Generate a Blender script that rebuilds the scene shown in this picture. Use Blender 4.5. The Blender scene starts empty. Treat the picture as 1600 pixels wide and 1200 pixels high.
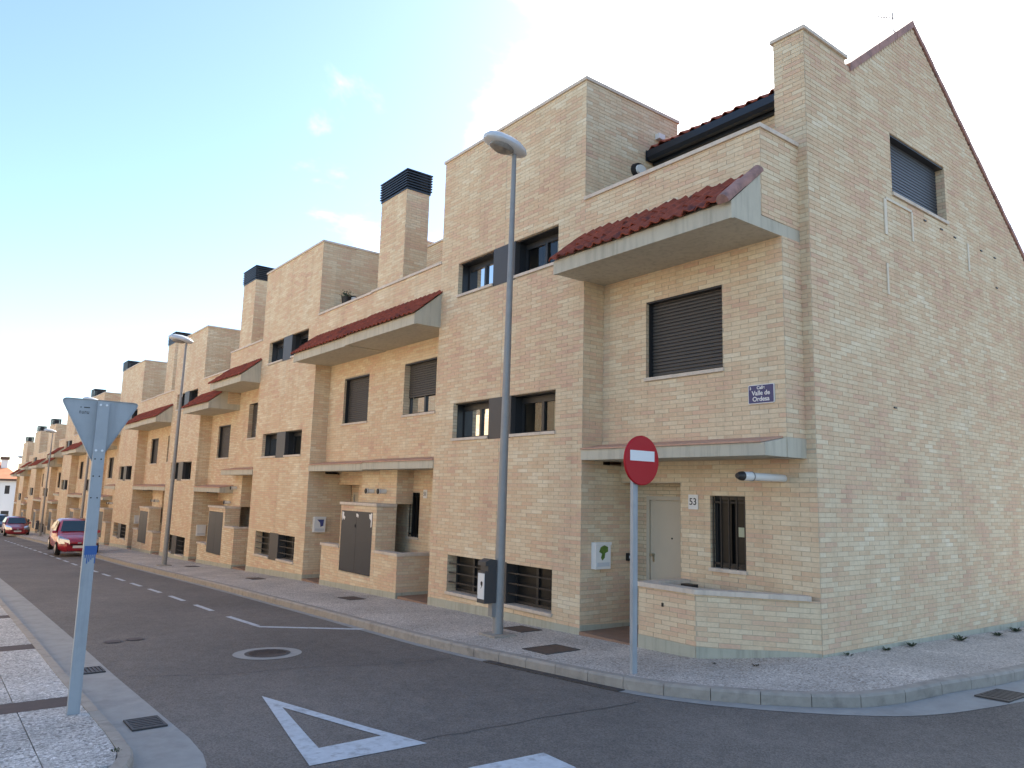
import bpy, bmesh, math, random
from mathutils import Vector, Matrix
R_ = math.radians
random.seed(7)
scene = bpy.context.scene
C = scene.collection

# ------------------------------------------------------------------ camera
camd = bpy.data.cameras.new('camera'); cam = bpy.data.objects.new('camera', camd); C.objects.link(cam)
camd.sensor_width = 36.0; camd.lens = 26.414; camd.clip_start = 0.05; camd.clip_end = 3000
CR = ((0.61311067, 0.78952497, 0.0273062), (-0.09799555, 0.11030613, -0.98905482), (-0.78389551, 0.60372418, 0.14499981))
cam.matrix_world = Matrix(((CR[0][0], -CR[1][0], -CR[2][0], 0), (CR[0][1], -CR[1][1], -CR[2][1], 0), (CR[0][2], -CR[1][2], -CR[2][2], 0), (0, 0, 0, 1)))
scene.camera = cam
scene.render.resolution_x = 1024; scene.render.resolution_y = 768

# ------------------------------------------------------------------ sky, sun, exposure
SUN = Vector((-0.33, 0.70, 0.58)).normalized()
sun_el = math.asin(SUN.z); sun_az = math.atan2(SUN.x, SUN.y)
CLOUD_AT = (12.3, -3.0, 1.0)
w = bpy.data.worlds.new('World'); scene.world = w; w.use_nodes = True
nt = w.node_tree; nt.nodes.clear()
def N(t, ty, **kw):
    n = t.nodes.new(ty)
    for k, v in kw.items():
        if k.startswith('i_'):
            key = k[2:]
            key = int(key) if key.isdigit() else key.replace('_', ' ')
            n.inputs[key].default_value = v
        else: setattr(n, k, v)
    return n
out = N(nt, 'ShaderNodeOutputWorld'); bg = N(nt, 'ShaderNodeBackground', i_Strength=0.10)
sky = N(nt, 'ShaderNodeTexSky', sky_type='NISHITA', sun_disc=False, sun_elevation=sun_el, sun_rotation=sun_az,
        air_density=1.0, dust_density=0.6, ozone_density=2.5, altitude=300)
tc = N(nt, 'ShaderNodeTexCoord'); mp = N(nt, 'ShaderNodeMapping'); mp.inputs['Scale'].default_value = (1.0, 1.0, 1.9); mp.inputs['Location'].default_value = CLOUD_AT
nz = N(nt, 'ShaderNodeTexNoise', i_Scale=2.3, i_Detail=9.0, i_Roughness=0.56, i_Distortion=0.25)
dt = N(nt, 'ShaderNodeVectorMath', operation='DOT_PRODUCT'); dt.inputs[1].default_value = SUN
glow = N(nt, 'ShaderNodeMapRange', i_1=0.87, i_2=0.985, i_3=0.0, i_4=0.30)      # broken white cloud, closing up towards the sun
sm_ = N(nt, 'ShaderNodeMath', operation='ADD'); cf = N(nt, 'ShaderNodeMapRange', interpolation_type='SMOOTHSTEP', i_1=0.56, i_2=0.70, i_3=0.0, i_4=0.95)
mx = N(nt, 'ShaderNodeMix', data_type='RGBA'); bw = N(nt, 'ShaderNodeRGBToBW'); cmb = N(nt, 'ShaderNodeCombineColor')
add = N(nt, 'ShaderNodeMath', operation='MULTIPLY_ADD', i_1=1.0, i_2=4.8)
L = nt.links.new
L(tc.outputs['Generated'], mp.inputs['Vector']); L(mp.outputs['Vector'], nz.inputs['Vector']); L(tc.outputs['Generated'], dt.inputs[0]); L(dt.outputs['Value'], glow.inputs[0])
L(nz.outputs['Fac'], sm_.inputs[0]); L(glow.outputs[0], sm_.inputs[1]); L(sm_.outputs[0], cf.inputs[0])
L(sky.outputs['Color'], bw.inputs[0]); L(bw.outputs[0], add.inputs[0])
for i in range(3): L(add.outputs[0], cmb.inputs[i])
L(cf.outputs[0], mx.inputs['Factor']); L(sky.outputs['Color'], mx.inputs['A']); L(cmb.outputs[0], mx.inputs['B'])
L(mx.outputs['Result'], bg.inputs['Color']); L(bg.outputs[0], out.inputs[0])
sd = bpy.data.lights.new('sun', 'SUN'); sd.energy = 3.7; sd.angle = R_(0.53); sd.color = (1.0, 0.93, 0.83)
so = bpy.data.objects.new('sun', sd); C.objects.link(so)
so.rotation_euler = SUN.to_track_quat('Z', 'Y').to_euler()
scene.view_settings.view_transform = 'Standard'; scene.view_settings.look = 'None'
scene.view_settings.exposure = 1.7; scene.view_settings.gamma = 1.0; scene.view_settings.use_curve_mapping = False

# ------------------------------------------------------------------ materials
M = {}
def mat(name, col, rough=0.8, metal=0.0, var=0.0, vscale=6.0, bump=0.0, bscale=60.0, spec=0.5, coat=0.0, stain=None, sscale=2.0, sfac=0.5, detail=6.0, streak=0.0):
    """Principled with noise variation, optional stain colour and fine relief (world-space noise)."""
    m = bpy.data.materials.new(name); m.use_nodes = True; t = m.node_tree; b = t.nodes['Principled BSDF']
    b.inputs['Roughness'].default_value = rough; b.inputs['Metallic'].default_value = metal
    b.inputs['Specular IOR Level'].default_value = spec; b.inputs['Coat Weight'].default_value = coat
    b.inputs['Base Color'].default_value = (*col, 1)
    geo = N(t, 'ShaderNodeNewGeometry'); l = t.links.new; last = None
    if var > 0:
        n = N(t, 'ShaderNodeTexNoise', i_Scale=vscale, i_Detail=detail, i_Roughness=0.6); l(geo.outputs['Position'], n.inputs['Vector'])
        mr = N(t, 'ShaderNodeMapRange', i_1=0.25, i_2=0.75, i_3=1 - var, i_4=1 + var); l(n.outputs['Fac'], mr.inputs[0])
        mu = N(t, 'ShaderNodeMix', data_type='RGBA', blend_type='MULTIPLY'); mu.inputs[0].default_value = 1; mu.inputs['A'].default_value = (*col, 1)
        cc = N(t, 'ShaderNodeCombineColor')
        for i in range(3): l(mr.outputs[0], cc.inputs[i])
        l(cc.outputs[0], mu.inputs['B']); last = mu.outputs['Result']
    if stain:
        n2 = N(t, 'ShaderNodeTexNoise', i_Scale=sscale, i_Detail=8.0, i_Roughness=0.65); l(geo.outputs['Position'], n2.inputs['Vector'])
        r2 = N(t, 'ShaderNodeMapRange', i_1=0.52, i_2=0.72, i_3=0.0, i_4=sfac); l(n2.outputs['Fac'], r2.inputs[0])
        ms = N(t, 'ShaderNodeMix', data_type='RGBA'); l(r2.outputs[0], ms.inputs['Factor'])
        if last: l(last, ms.inputs['A'])
        else: ms.inputs['A'].default_value = (*col, 1)
        ms.inputs['B'].default_value = (*stain, 1); last = ms.outputs['Result']
    if streak > 0:
        mp = N(t, 'ShaderNodeMapping'); mp.inputs['Scale'].default_value = (9, 9, .7); l(geo.outputs['Position'], mp.inputs['Vector'])
        n4 = N(t, 'ShaderNodeTexNoise', i_Scale=1.3, i_Detail=6.0, i_Roughness=.65); l(mp.outputs[0], n4.inputs['Vector'])
        m4 = N(t, 'ShaderNodeMapRange', i_1=.48, i_2=.75, i_3=1.0, i_4=1 - streak); l(n4.outputs['Fac'], m4.inputs[0])
        s4 = N(t, 'ShaderNodeVectorMath', operation='SCALE'); l(m4.outputs[0], s4.inputs['Scale'])
        if last: l(last, s4.inputs[0])
        else: s4.inputs[0].default_value = col
        last = s4.outputs[0]
    if last: l(last, b.inputs['Base Color'])
    if bump > 0:
        n3 = N(t, 'ShaderNodeTexNoise', i_Scale=bscale, i_Detail=4.0); l(geo.outputs['Position'], n3.inputs['Vector'])
        bp = N(t, 'ShaderNodeBump', i_Strength=bump, i_Distance=0.01); l(n3.outputs['Fac'], bp.inputs['Height']); l(bp.outputs[0], b.inputs['Normal'])
    M[name] = m; return m

BL, BH, JT = 0.273, 0.0615, 0.0075      # brick pitch, course pitch, joint
RAMP = [(0.0, (.79, .695, .52)), (.2, (.72, .60, .415)), (.42, (.685, .54, .36)), (.6, (.655, .48, .312)), (.76, (.66, .458, .315)), (.9, (.60, .395, .275)), (1.0, (.54, .34, .24))]
def ramp(t):
    cr = N(t, 'ShaderNodeValToRGB'); e = cr.color_ramp.elements
    e[0].position, e[0].color = RAMP[0][0], (*RAMP[0][1], 1); e[1].position, e[1].color = RAMP[-1][0], (*RAMP[-1][1], 1)
    for p, c in RAMP[1:-1]:
        x = e.new(p); x.color = (*c, 1)
    return cr
def brick_common(t, tint_socket, geo):
    l = t.links.new
    n = N(t, 'ShaderNodeTexNoise', i_Scale=1.3, i_Detail=3.0); l(geo.outputs['Position'], n.inputs['Vector'])
    a = N(t, 'ShaderNodeMath', operation='MULTIPLY', i_1=0.52); l(tint_socket, a.inputs[0])
    mr = N(t, 'ShaderNodeMapRange', i_1=0.3, i_2=0.7, i_3=0.0, i_4=0.42); l(n.outputs['Fac'], mr.inputs[0])
    s = N(t, 'ShaderNodeMath', operation='ADD'); l(a.outputs[0], s.inputs[0]); l(mr.outputs[0], s.inputs[1])
    cr = ramp(t); l(s.outputs[0], cr.inputs['Fac'])
    n2 = N(t, 'ShaderNodeTexNoise', i_Scale=26.0, i_Detail=5.0, i_Roughness=0.65); l(geo.outputs['Position'], n2.inputs['Vector'])
    m2 = N(t, 'ShaderNodeMapRange', i_1=0.25, i_2=0.75, i_3=0.9, i_4=1.1); l(n2.outputs['Fac'], m2.inputs[0])
    mu = N(t, 'ShaderNodeVectorMath', operation='SCALE'); l(cr.outputs['Color'], mu.inputs[0]); l(m2.outputs[0], mu.inputs['Scale'])
    # rain streaks: noise drawn out down the wall
    mp = N(t, 'ShaderNodeMapping'); mp.inputs['Scale'].default_value = (3.2, 3.2, .22); l(geo.outputs['Position'], mp.inputs['Vector'])
    n4 = N(t, 'ShaderNodeTexNoise', i_Scale=1.4, i_Detail=6.0, i_Roughness=.6); l(mp.outputs[0], n4.inputs['Vector'])
    m4 = N(t, 'ShaderNodeMapRange', i_1=.5, i_2=.75, i_3=1.0, i_4=.89); l(n4.outputs['Fac'], m4.inputs[0])
    mu2 = N(t, 'ShaderNodeVectorMath', operation='SCALE'); l(mu.outputs[0], mu2.inputs[0]); l(m4.outputs[0], mu2.inputs['Scale'])
    return mu2.outputs[0]
def brick_mats():
    m = bpy.data.materials.new('brick'); m.use_nodes = True; t = m.node_tree; b = t.nodes['Principled BSDF']; l = t.links.new
    b.inputs['Roughness'].default_value = 0.88; b.inputs['Specular IOR Level'].default_value = 0.25
    geo = N(t, 'ShaderNodeNewGeometry'); at = N(t, 'ShaderNodeAttribute', attribute_name='tint'); oi = N(t, 'ShaderNodeObjectInfo')
    sp = N(t, 'ShaderNodeSeparateColor'); l(oi.outputs['Color'], sp.inputs[0])
    ad = N(t, 'ShaderNodeMath', operation='ADD'); l(at.outputs['Fac'], ad.inputs[0]); l(sp.outputs[0], ad.inputs[1])
    l(brick_common(t, ad.outputs[0], geo), b.inputs['Base Color'])
    n3 = N(t, 'ShaderNodeTexNoise', i_Scale=140.0, i_Detail=3.0); l(geo.outputs['Position'], n3.inputs['Vector'])
    bp = N(t, 'ShaderNodeBump', i_Strength=0.25, i_Distance=0.004); l(n3.outputs['Fac'], bp.inputs['Height']); l(bp.outputs[0], b.inputs['Normal'])
    M['brick'] = m
    m = bpy.data.materials.new('brickwork'); m.use_nodes = True; t = m.node_tree; b = t.nodes['Principled BSDF']; l = t.links.new
    b.inputs['Roughness'].default_value = 0.88; b.inputs['Specular IOR Level'].default_value = 0.25
    geo = N(t, 'ShaderNodeNewGeometry'); sx = N(t, 'ShaderNodeSeparateXYZ'); l(geo.outputs['Position'], sx.inputs[0])
    ad = N(t, 'ShaderNodeMath', operation='ADD'); l(sx.outputs[0], ad.inputs[0]); l(sx.outputs[1], ad.inputs[1])
    cx = N(t, 'ShaderNodeCombineXYZ'); l(ad.outputs[0], cx.inputs[0]); l(sx.outputs[2], cx.inputs[1])
    bt = N(t, 'ShaderNodeTexBrick', offset=0.5); l(cx.outputs[0], bt.inputs['Vector'])
    for k, v in (('Scale', 1.0), ('Mortar Size', 0.0045), ('Mortar Smooth', 0.1), ('Bias', 0.0), ('Brick Width', BL), ('Row Height', BH)): bt.inputs[k].default_value = v
    bt.inputs['Color1'].default_value = (0, 0, 0, 1); bt.inputs['Color2'].default_value = (1, 1, 1, 1); bt.inputs['Mortar'].default_value = (0.5, .5, .5, 1)
    s2 = N(t, 'ShaderNodeSeparateColor'); l(bt.outputs['Color'], s2.inputs[0])
    col = brick_common(t, s2.outputs[0], geo)
    mm = N(t, 'ShaderNodeMix', data_type='RGBA'); mf = N(t, 'ShaderNodeMath', operation='MULTIPLY', i_1=0.75); l(bt.outputs['Fac'], mf.inputs[0])
    l(mf.outputs[0], mm.inputs['Factor']); l(col, mm.inputs['A']); mm.inputs['B'].default_value = (.36, .29, .2, 1)
    l(mm.outputs['Result'], b.inputs['Base Color'])
    iv = N(t, 'ShaderNodeMath', operation='SUBTRACT', i_0=1.0); l(bt.outputs['Fac'], iv.inputs[1])
    bp = N(t, 'ShaderNodeBump', i_Strength=0.6, i_Distance=0.006); l(iv.outputs[0], bp.inputs['Height']); l(bp.outputs[0], b.inputs['Normal'])
    M['brickwork'] = m
brick_mats()
mat('mortar', (.50, .415, .30), .92, var=.12, vscale=9)
mat('plinth', (.43, .42, .33), .85, streak=.3, var=.1, vscale=3, stain=(.3, .27, .2), sscale=3, sfac=.45, bump=.15)
mat('render_beige', (.50, .465, .365), .8, streak=.3, var=.07, vscale=2.2, stain=(.37, .335, .255), sscale=1.6, sfac=.35, bump=.08, bscale=90)
mat('stone', (.62, .53, .43), .7, streak=.2, var=.12, vscale=5, stain=(.42, .35, .27), sscale=4, sfac=.4)
mat('cabinet', (.019, .025, .035), .5, var=.1, vscale=3)
mat('anthracite', (.05, .047, .046), .5, var=.08, vscale=3)
mat('dark_frame', (.022, .023, .025), .4)
mat('blue_black', (.012, .016, .024), .4)
mat('interior', (.012, .011, .010), .9)
mat('shutter', (.062, .055, .048), .5, var=.06, vscale=4)
mat('shutter_blue', (.035, .043, .056), .45, var=.05, vscale=3)
mat('terracotta', (.28, .07, .042), .92, spec=.2, var=.3, vscale=9, stain=(.035, .03, .035), sscale=3.2, sfac=.85, bump=.3, bscale=60)
mat('terracotta_pink', (.36, .2, .165), .78, var=.2, vscale=8, stain=(.06, .05, .055), sscale=2.5, sfac=.8)
mat('cap_tile', (.5, .29, .2), .8, var=.2, vscale=8)
mat('door', (.50, .44, .34), .45, var=.03, vscale=3)
mat('steel', (.255, .255, .25), .55, metal=.25, var=.1, vscale=7, stain=(.26, .27, .28), sscale=5, sfac=.5)
mat('steel_pale', (.35, .38, .405), .55, streak=.22, metal=.25, var=.06, vscale=5, stain=(.23, .27, .3), sscale=4, sfac=.4)
mat('brass', (.55, .5, .4), .3, metal=1)
mat('white_plastic', (.72, .72, .69), .5, var=.03)
mat('lamp_shell', (.55, .58, .60), .4, var=.04)
mat('lamp_bowl', (.22, .21, .19), .12, var=.2, vscale=20)
mat('black', (.012, .012, .013), .5)
mat('sign_red', (.40, .005, .014), .45, spec=.25, var=.04, vscale=4)
mat('sign_white', (.72, .74, .75), .45)
mat('plate_blue', (.016, .03, .13), .3, var=.1, vscale=9)
mat('plate_white', (.7, .7, .68), .4)
mat('paint', (.50, .53, .55), .75, var=.13, vscale=14, stain=(.2, .2, .2), sscale=9, sfac=.75)
mat('blue_paint', (.03, .1, .3), .5)
mat('iron', (.055, .047, .043), .6, var=.3, vscale=18, bump=.4, bscale=50)
mat('rusty', (.085, .056, .042), .7, var=.35, vscale=12, bump=.3)
mat('concrete', (.31, .305, .285), .85, var=.12, vscale=5, stain=(.2, .19, .175), sscale=3, sfac=.5, bump=.15, bscale=70)
mat('kerb', (.33, .295, .25), .85, var=.16, vscale=7, stain=(.15, .13, .115), sscale=5, sfac=.6, bump=.25, bscale=60)
mat('brown_tile', (.075, .052, .045), .8, var=.2, vscale=9, bump=.2)
mat('floor_tile', (.26, .16, .11), .6, var=.15, vscale=6)
mat('leaf', (.05, .065, .03), .7, var=.35, vscale=30)
mat('leaf_dry', (.075, .06, .035), .8, var=.3, vscale=25)
mat('green_print', (.1, .18, .03), .4, var=.5, vscale=40)
mat('blue_print', (.05, .07, .22), .4, var=.4, vscale=40)
mat('car_red', (.32, .008, .02), .28, coat=.6, spec=.5)
mat('car_dark_red', (.26, .008, .015), .3, coat=.6)
mat('car_blue', (.01, .02, .06), .3, coat=.6)
mat('tyre', (.012, .012, .012), .8)
mat('rim', (.5, .5, .52), .35, metal=.8)
mat('car_lamp', (.55, .57, .6), .08, metal=.6)
mat('orange_tile', (.5, .2, .1), .8, var=.15, vscale=.8)
mat('white_render', (.8, .79, .76), .85, var=.04, vscale=.5)
mat('brown_trim', (.12, .07, .045), .8)
mat('terrain', (.09, .085, .075), .95, var=.2, vscale=.2)
mat('room', (.1, .095, .09), .9)
mat('trunking', (.68, .6, .47), .7, var=.08)
mat('reflection_sheet', (.7, .66, .52), .9, var=.15, vscale=8)  # pale tone of the window reflection, put into a sheet behind the panes
mat('paper', (.55, .55, .38), .8)
def glass():
    m = bpy.data.materials.new('glass'); m.use_nodes = True; t = m.node_tree; t.nodes.remove(t.nodes['Principled BSDF']); l = t.links.new
    fr = N(t, 'ShaderNodeFresnel', i_IOR=1.6); tr = N(t, 'ShaderNodeBsdfTransparent'); tr.inputs[0].default_value = (.72, .76, .74, 1); gl = N(t, 'ShaderNodeBsdfGlossy'); gl.inputs['Roughness'].default_value = .015
    mf = N(t, 'ShaderNodeMath', operation='MULTIPLY', i_1=1.15, use_clamp=True); l(fr.outputs[0], mf.inputs[0])
    mi = N(t, 'ShaderNodeMixShader'); l(mf.outputs[0], mi.inputs[0]); l(tr.outputs[0], mi.inputs[1]); l(gl.outputs[0], mi.inputs[2]); l(mi.outputs[0], t.nodes['Material Output'].inputs[0]); M['glass'] = m
glass(); mat('dull_glass', (.016, .016, .015), .35, spec=.25, var=.3, vscale=5); mat('car_glass', (.02, .045, .06), .03, spec=.7)

def asphalt():
    m = bpy.data.materials.new('asphalt'); m.use_nodes = True; t = m.node_tree; b = t.nodes['Principled BSDF']; l = t.links.new
    geo = N(t, 'ShaderNodeNewGeometry'); P = geo.outputs['Position']
    big = N(t, 'ShaderNodeTexNoise', i_Scale=.35, i_Detail=5.0, i_Roughness=.6); l(P, big.inputs['Vector'])
    fine = N(t, 'ShaderNodeTexVoronoi', i_Scale=85.0); l(P, fine.inputs['Vector'])
    mid = N(t, 'ShaderNodeTexNoise', i_Scale=5.0, i_Detail=7.0, i_Roughness=.7); l(P, mid.inputs['Vector'])
    a = N(t, 'ShaderNodeMapRange', i_1=.3, i_2=.7, i_3=.8, i_4=1.2); l(big.outputs['Fac'], a.inputs[0])
    c = N(t, 'ShaderNodeMapRange', i_1=.3, i_2=.7, i_3=.86, i_4=1.14); l(mid.outputs['Fac'], c.inputs[0])
    sp = N(t, 'ShaderNodeSeparateColor'); l(fine.outputs['Color'], sp.inputs[0])
    d = N(t, 'ShaderNodeMapRange', i_1=0., i_2=1., i_3=.68, i_4=1.32); l(sp.outputs[0], d.inputs[0])
    e = N(t, 'ShaderNodeMath', operation='MULTIPLY'); l(a.outputs[0], e.inputs[0]); l(c.outputs[0], e.inputs[1])
    f = N(t, 'ShaderNodeMath', operation='MULTIPLY'); l(e.outputs[0], f.inputs[0]); l(d.outputs[0], f.inputs[1])
    sc = N(t, 'ShaderNodeVectorMath', operation='SCALE'); sc.inputs[0].default_value = (.158, .138, .119); l(f.outputs[0], sc.inputs['Scale'])
    # scattered pale scuffs stretched along the street
    mp = N(t, 'ShaderNodeMapping'); mp.inputs['Scale'].default_value = (.9, 2.6, 1); l(P, mp.inputs['Vector'])
    sn = N(t, 'ShaderNodeTexNoise', i_Scale=1.5, i_Detail=6.0, i_Roughness=.6); l(mp.outputs[0], sn.inputs['Vector'])
    sr = N(t, 'ShaderNodeMapRange', i_1=.74, i_2=.84, i_3=0., i_4=.3); l(sn.outputs['Fac'], sr.inputs[0])
    mx = N(t, 'ShaderNodeMix', data_type='RGBA'); l(sr.outputs[0], mx.inputs['Factor']); l(sc.outputs[0], mx.inputs['A']); mx.inputs['B'].default_value = (.19, .18, .17, 1)
    l(mx.outputs['Result'], b.inputs['Base Color']); b.inputs['Roughness'].default_value = .82; b.inputs['Specular IOR Level'].default_value = .35
    bp = N(t, 'ShaderNodeBump', i_Strength=.5, i_Distance=.006); l(fine.outputs['Distance'], bp.inputs['Height']); l(bp.outputs[0], b.inputs['Normal'])
    M['asphalt'] = m
asphalt()
def aggregate(name, scale, cols, dirt):
    m = bpy.data.materials.new(name); m.use_nodes = True; t = m.node_tree; b = t.nodes['Principled BSDF']; l = t.links.new
    geo = N(t, 'ShaderNodeNewGeometry'); P = geo.outputs['Position']
    v = N(t, 'ShaderNodeTexVoronoi', i_Scale=scale); l(P, v.inputs['Vector'])
    ve = N(t, 'ShaderNodeTexVoronoi', i_Scale=scale, feature='DISTANCE_TO_EDGE'); l(P, ve.inputs['Vector'])
    sp = N(t, 'ShaderNodeSeparateColor'); l(v.outputs['Color'], sp.inputs[0])
    cr = N(t, 'ShaderNodeValToRGB'); e = cr.color_ramp.elements
    e[0].position = 0; e[0].color = (*cols[0], 1); e[1].position = 1; e[1].color = (*cols[-1], 1)
    for i, c in enumerate(cols[1:-1]):
        x = e.new((i + 1) / (len(cols) - 1)); x.color = (*c, 1)
    l(sp.outputs[0], cr.inputs['Fac'])
    er = N(t, 'ShaderNodeMapRange', i_1=0.0, i_2=.07, i_3=0.25, i_4=1.0); l(ve.outputs['Distance'], er.inputs[0])
    mx = N(t, 'ShaderNodeMix', data_type='RGBA'); l(er.outputs[0], mx.inputs['Factor']); mx.inputs['A'].default_value = (*dirt, 1); l(cr.outputs['Color'], mx.inputs['B'])
    n = N(t, 'ShaderNodeTexNoise', i_Scale=.9, i_Detail=6.0, i_Roughness=.6); l(P, n.inputs['Vector'])
    nr = N(t, 'ShaderNodeMapRange', i_1=.3, i_2=.72, i_3=.72, i_4=1.15); l(n.outputs['Fac'], nr.inputs[0])
    sc = N(t, 'ShaderNodeVectorMath', operation='SCALE'); l(mx.outputs['Result'], sc.inputs[0]); l(nr.outputs[0], sc.inputs['Scale'])
    l(sc.outputs[0], b.inputs['Base Color']); b.inputs['Roughness'].default_value = .85
    bp = N(t, 'ShaderNodeBump', i_Strength=.7, i_Distance=.008); l(er.outputs[0], bp.inputs['Height']); l(bp.outputs[0], b.inputs['Normal'])
    M[name] = m
aggregate('pebbles', 52.0, [(.27, .235, .2), (.70, .625, .54), (.51, .44, .375), (.82, .755, .665), (.37, .3, .245), (.74, .665, .575)], (.2, .172, .145))
aggregate('pebble_slab', 48.0, [(.2, .195, .185), (.7, .68, .64), (.46, .44, .415), (.82, .8, .77), (.3, .285, .265), (.7, .68, .64)], (.15, .145, .135))

# ------------------------------------------------------------------ helpers
GX = [-140, -70, -40, -30, -19, -12.9, -8.6, -6.4, -5.2, 0, 10]
GZ = [-6.6, -4.15, -3.08, -2.77, -2.36, -2.17, -2.06, -2.0, -1.955, -1.8, -1.5]
def sstep(a, b, x):
    t = min(1, max(0, (x - a) / (b - a))); return t * t * (3 - 2 * t)
def g(X, Y=0.0):
    if X <= GX[0]: z = GZ[0]
    elif X >= GX[-1]: z = GZ[-1]
    else:
        for i in range(len(GX) - 1):
            if GX[i] <= X <= GX[i + 1]:
                z = GZ[i] + (GZ[i + 1] - GZ[i]) * (X - GX[i]) / (GX[i + 1] - GX[i]); break
    return z - .025 * min(20, max(0, Y - 8.9)) + .09 * sstep(7.6, 8.9, Y) * sstep(-6.6, -5.4, X)
RD = -.12     # road level below the pavement

class MB:
    def __init__(s): s.v = []; s.f = []; s.m = []; s.t = []
    def quad(s, a, b, c, d, m=0):
        i = len(s.v); s.v += [a, b, c, d]; s.f.append((i, i + 1, i + 2, i + 3)); s.m.append(m); return s
    def poly(s, pts, m=0):
        i = len(s.v); s.v += list(pts); s.f.append(tuple(range(i, i + len(pts)))); s.m.append(m); return s
    def hexa(s, p, m=0):
        i = len(s.v); s.v += p
        for q in ((0, 3, 2, 1), (4, 5, 6, 7), (0, 1, 5, 4), (1, 2, 6, 5), (2, 3, 7, 6), (3, 0, 4, 7)):
            s.f.append(tuple(i + k for k in q)); s.m.append(m)
        return s
    def box(s, x0, x1, y0, y1, z0, z1, m=0):
        if x0 > x1: x0, x1 = x1, x0
        if y0 > y1: y0, y1 = y1, y0
        return s.hexa([(x0, y0, z0), (x1, y0, z0), (x1, y1, z0), (x0, y1, z0), (x0, y0, z1), (x1, y0, z1), (x1, y1, z1), (x0, y1, z1)], m)
    def prism(s, pts, x0, x1, m=0):
        """polygon of (y, z) extruded along x"""
        n = len(pts); i = len(s.v)
        s.v += [(x0, y, z) for y, z in pts] + [(x1, y, z) for y, z in pts]
        s.f.append(tuple(range(i, i + n))); s.f.append(tuple(range(i + 2 * n - 1, i + n - 1, -1))); s.m += [m, m]
        for k in range(n):
            s.f.append((i + k, i + (k + 1) % n, i + n + (k + 1) % n, i + n + k)); s.m.append(m)
        return s
    def tube(s, pts, rad, n=10, m=0, caps=True):
        pts = [Vector(p) for p in pts]; rad = rad if isinstance(rad, (list, tuple)) else [rad] * len(pts)
        base = len(s.v); up = Vector((0, 0, 1))
        for k, p in enumerate(pts):
            d = (pts[min(k + 1, len(pts) - 1)] - pts[max(k - 1, 0)]).normalized()
            a = d.cross(up)
            if a.length < 1e-3: a = d.cross(Vector((1, 0, 0)))
            a.normalize(); b = d.cross(a)
            for j in range(n):
                th = 2 * math.pi * j / n; q = p + (a * math.cos(th) + b * math.sin(th)) * rad[k]; s.v.append(tuple(q))
        for k in range(len(pts) - 1):
            for j in range(n):
                s.f.append((base + k * n + j, base + k * n + (j + 1) % n, base + (k + 1) * n + (j + 1) % n, base + (k + 1) * n + j)); s.m.append(m)
        if caps:
            s.f.append(tuple(base + j for j in range(n))); s.m.append(m)
            s.f.append(tuple(base + (len(pts) - 1) * n + j for j in range(n))); s.m.append(m)
        return s
    def build(s, name, mats, parent=None, smooth=False, tint=None):
        me = bpy.data.meshes.new(name); me.from_pydata(s.v, [], s.f)
        ms = mats if isinstance(mats, (list, tuple)) else [mats]
        for x in ms: me.materials.append(M[x])
        if len(ms) > 1: me.polygons.foreach_set('material_index', s.m)
        if smooth:
            me.polygons.foreach_set('use_smooth', [True] * len(me.polygons)); me.set_sharp_from_angle(angle=R_(40))
        if tint is not None:
            at = me.attributes.new('tint', 'FLOAT', 'FACE'); at.data.foreach_set('value', tint)
        me.update()
        return link(name, me, parent)
LOC = {}
def link(name, me, parent=None):
    o = bpy.data.objects.new(name, me); C.objects.link(o); o.color = (0, 0, 0, 1)
    if parent is not None:
        o.parent = parent
        loc = LOC.get(parent.name)
        if loc is not None: o.matrix_parent_inverse = Matrix.Translation(-Vector(loc))
    return o
def thing(name, loc, label, cat, group=None):
    o = bpy.data.objects.new(name, None); C.objects.link(o); o.location = loc; LOC[o.name] = tuple(loc); o.empty_display_size = .2
    return tag(o, label, cat, group)
def tag(o, label, cat, group=None):
    o['label'] = label; o['category'] = cat
    if group: o['group'] = group
    return o
def struct(o, kind='structure'): o['kind'] = kind; return o
def copy_tree(o, loc, label=None):
    """copy a thing whose parts were built in its own local coordinates"""
    c = o.copy(); C.objects.link(c); c.location = loc
    if label: c['label'] = label
    for ch in o.children:
        d = ch.copy(); C.objects.link(d); d.parent = c
        for gc in ch.children:
            e = gc.copy(); C.objects.link(e); e.parent = d
    return c
def lin(a, b, n): return [a + (b - a) * i / n for i in range(n + 1)]
def sheet(mb, a, b, c, d, off, n=6, k=2):
    """bilinear patch of four (x, y) corners laid on the ground"""
    for i in range(n):
        for j in range(k):
            q = []
            for (s_, t_) in ((i / n, j / k), ((i + 1) / n, j / k), ((i + 1) / n, (j + 1) / k), (i / n, (j + 1) / k)):
                x = (a[0] * (1 - s_) + b[0] * s_) * (1 - t_) + (d[0] * (1 - s_) + c[0] * s_) * t_
                y = (a[1] * (1 - s_) + b[1] * s_) * (1 - t_) + (d[1] * (1 - s_) + c[1] * s_) * t_
                q.append((x, y, g(x, y) + off))
            mb.quad(*q)
    return mb
def text_mesh(body, size, name, m, parent, mw, bold=0.0):
    cu = bpy.data.curves.new(name, 'FONT'); cu.body = body; cu.size = size; cu.align_x = 'CENTER'; cu.align_y = 'CENTER'; cu.extrude = .001; cu.offset = bold
    t = bpy.data.objects.new('tmp', cu); C.objects.link(t)
    dg = bpy.context.evaluated_depsgraph_get(); me = bpy.data.meshes.new_from_object(t.evaluated_get(dg)); bpy.data.objects.remove(t)
    me.materials.clear(); me.materials.append(M[m]); me.transform(mw)
    return link(name, me, parent)

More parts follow.
